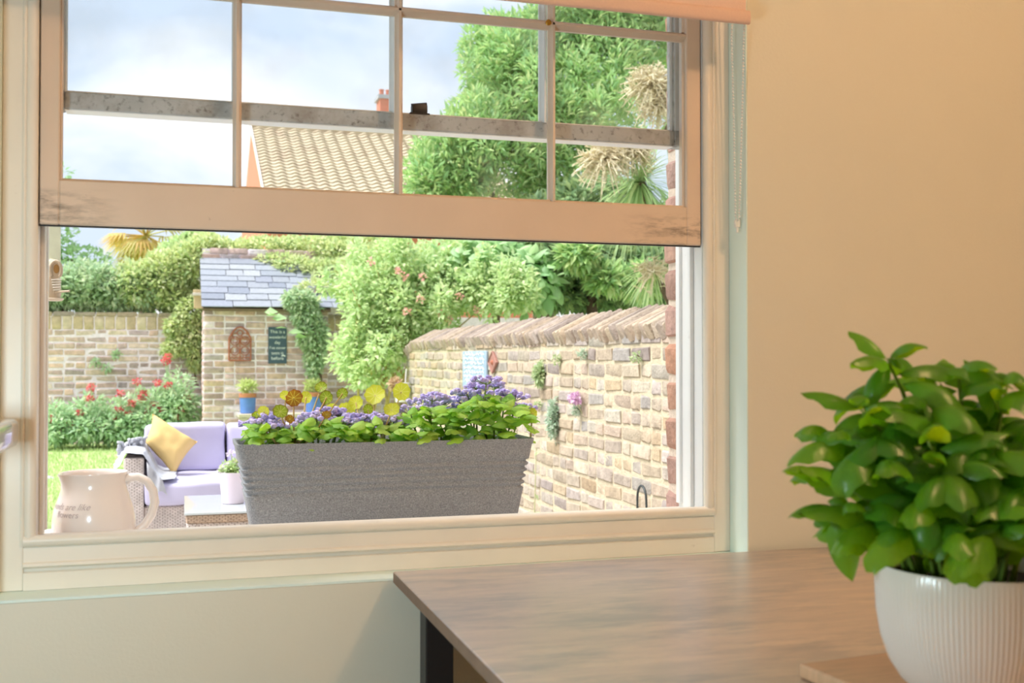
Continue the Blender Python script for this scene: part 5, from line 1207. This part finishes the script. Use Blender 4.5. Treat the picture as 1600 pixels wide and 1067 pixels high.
# ================================================================== house beyond
HD = 24.0
rl = PY(394, 198, HD); rr2 = PY(700, 216, HD); hx0 = rl.x; hx1 = rr2.x + .6; rzz = rl.z
ev = PX(413, 296, hx0); slope_z = (rzz - ev.z) / (HD - ev.y)
yE = HD - 5.5; zE = rzz - slope_z * 5.5
nh = thing('neighbour_house', ((hx0 + hx1) / 2, HD, 0), 'distant red brick house with a pale tiled roof', 'house')
gab = M('orange_red_brick', (206, 128, 104), .9, nscale=14, namt=.12, bump=.4, bscale=40)
n_, L_, b_ = nodes_of(gab)
m = MB(); yB = HD + 5.5
pent = [(yE + .3, -.1), (yB - .3, -.1), (yB - .3, zE + .05), (HD, rzz - .12), (yE + .3, zE + .05)]
vs = [(x_, y_, z_) for x_ in (hx0 - .02, hx1 - .12) for (y_, z_) in pent]
m.add(vs, [(0, 1, 2, 3, 4), (9, 8, 7, 6, 5)] + [(i, (i + 1) % 5, 5 + (i + 1) % 5, 5 + i) for i in range(5)]); obj('wall', m, gab, nh)
tile = M('pale_concrete_tile', (195, 181, 155), .85, nscale=3, namt=.12, bump=.3, bscale=20); stain(tile, (170, 146, 124), 2.2, .5, .66, amount=.6)
nr = 29; sl = math.hypot(5.5, rzz - zE); ra_ = math.atan2(rzz - zE, 5.5)
tx = np.linspace(hx0 - .05, hx1, 240); me_rows = None
vs = []; 
for x_ in tx: vs.append((x_, 0, .045 + .022 * math.sin(x_ * 2 * math.pi / .27)))
g_ = sl / nr; n0 = len(tx)
V_ = [(a, -.02, c) for a, b, c in vs] + [(a, g_ * 1.05, c - .045) for a, b, c in vs] + [(a, -.02, c - .035) for a, b, c in vs]
F_ = [(i, i + 1, n0 + i + 1, n0 + i) for i in range(n0 - 1)] + [(2 * n0 + i, 2 * n0 + i + 1, i + 1, i) for i in range(n0 - 1)]
me_rows = MB().add(V_, F_).mesh('tile_course', 50); me_rows.materials.append(tile)
for k in range(nr):
    link(bpy.data.objects.new('tile_course', me_rows), nh, Matrix.Translation((0, yE, zE)) @ Matrix.Rotation(ra_, 4, 'X') @ Matrix.Translation((0, k * g_, 0)))
obj('roof_slab', MB().add([(x_, y_, z_) for x_ in (hx0 - .02, hx1) for (y_, z_) in ((yE, zE - .08), (HD, rzz - .08), (yB, zE - .08), (yB, zE), (HD, rzz), (yE, zE))], [(0, 1, 4, 5), (1, 2, 3, 4), (6, 7, 10, 11), (7, 8, 9, 10), (0, 6, 7, 1), (1, 7, 8, 2), (5, 4, 10, 11), (4, 3, 9, 10)]), tile, nh)
obj('ridge_tiles', MB().tube([(hx0 - .05, HD, rzz + .03), (hx1, HD, rzz + .03)], .11, 10), tile, nh, 60)
obj('verge_board', MB().box(hx0 - .05, hx0 - .02, 0, sl, -.02, .06, 0, Matrix.Translation((0, yE, zE)) @ Matrix.Rotation(ra_, 4, 'X')), M('white_verge', (236, 228, 220), .6), nh)
p = PY(531, 292, HD - 3.2); obj('vent_pipe', MB().tube([(p.x, p.y, p.z - .25), (p.x, p.y, p.z + .06)], .055, 10), M('grey_lead', (110, 116, 128), .5), nh, 60)
cY = HD + .6; c0 = PY(591, 200, cY); c1 = PY(611, 156, cY)
chm = obj('chimney', MB().box(c0.x, c1.x, cY - .25, cY + .25, rzz - .6, c1.z - .04), gab, nh)
obj('chimney_cap', MB().box(c0.x - .05, c1.x + .05, cY - .3, cY + .3, c1.z - .04, c1.z + .05), M('grey_cap_stone', (170, 172, 180), .8), nh)
for i in range(2):
    q = Vector((c0.x + .07 + i * .16, cY - .05, c1.z + .05)); obj('chimney_pot', MB().lathe([(.05, 0), (.06, .02), (.05, .14), (.065, .15), (.065, .17), (.04, .17)], 14, Matrix.Translation(q)), gab, nh, 50)
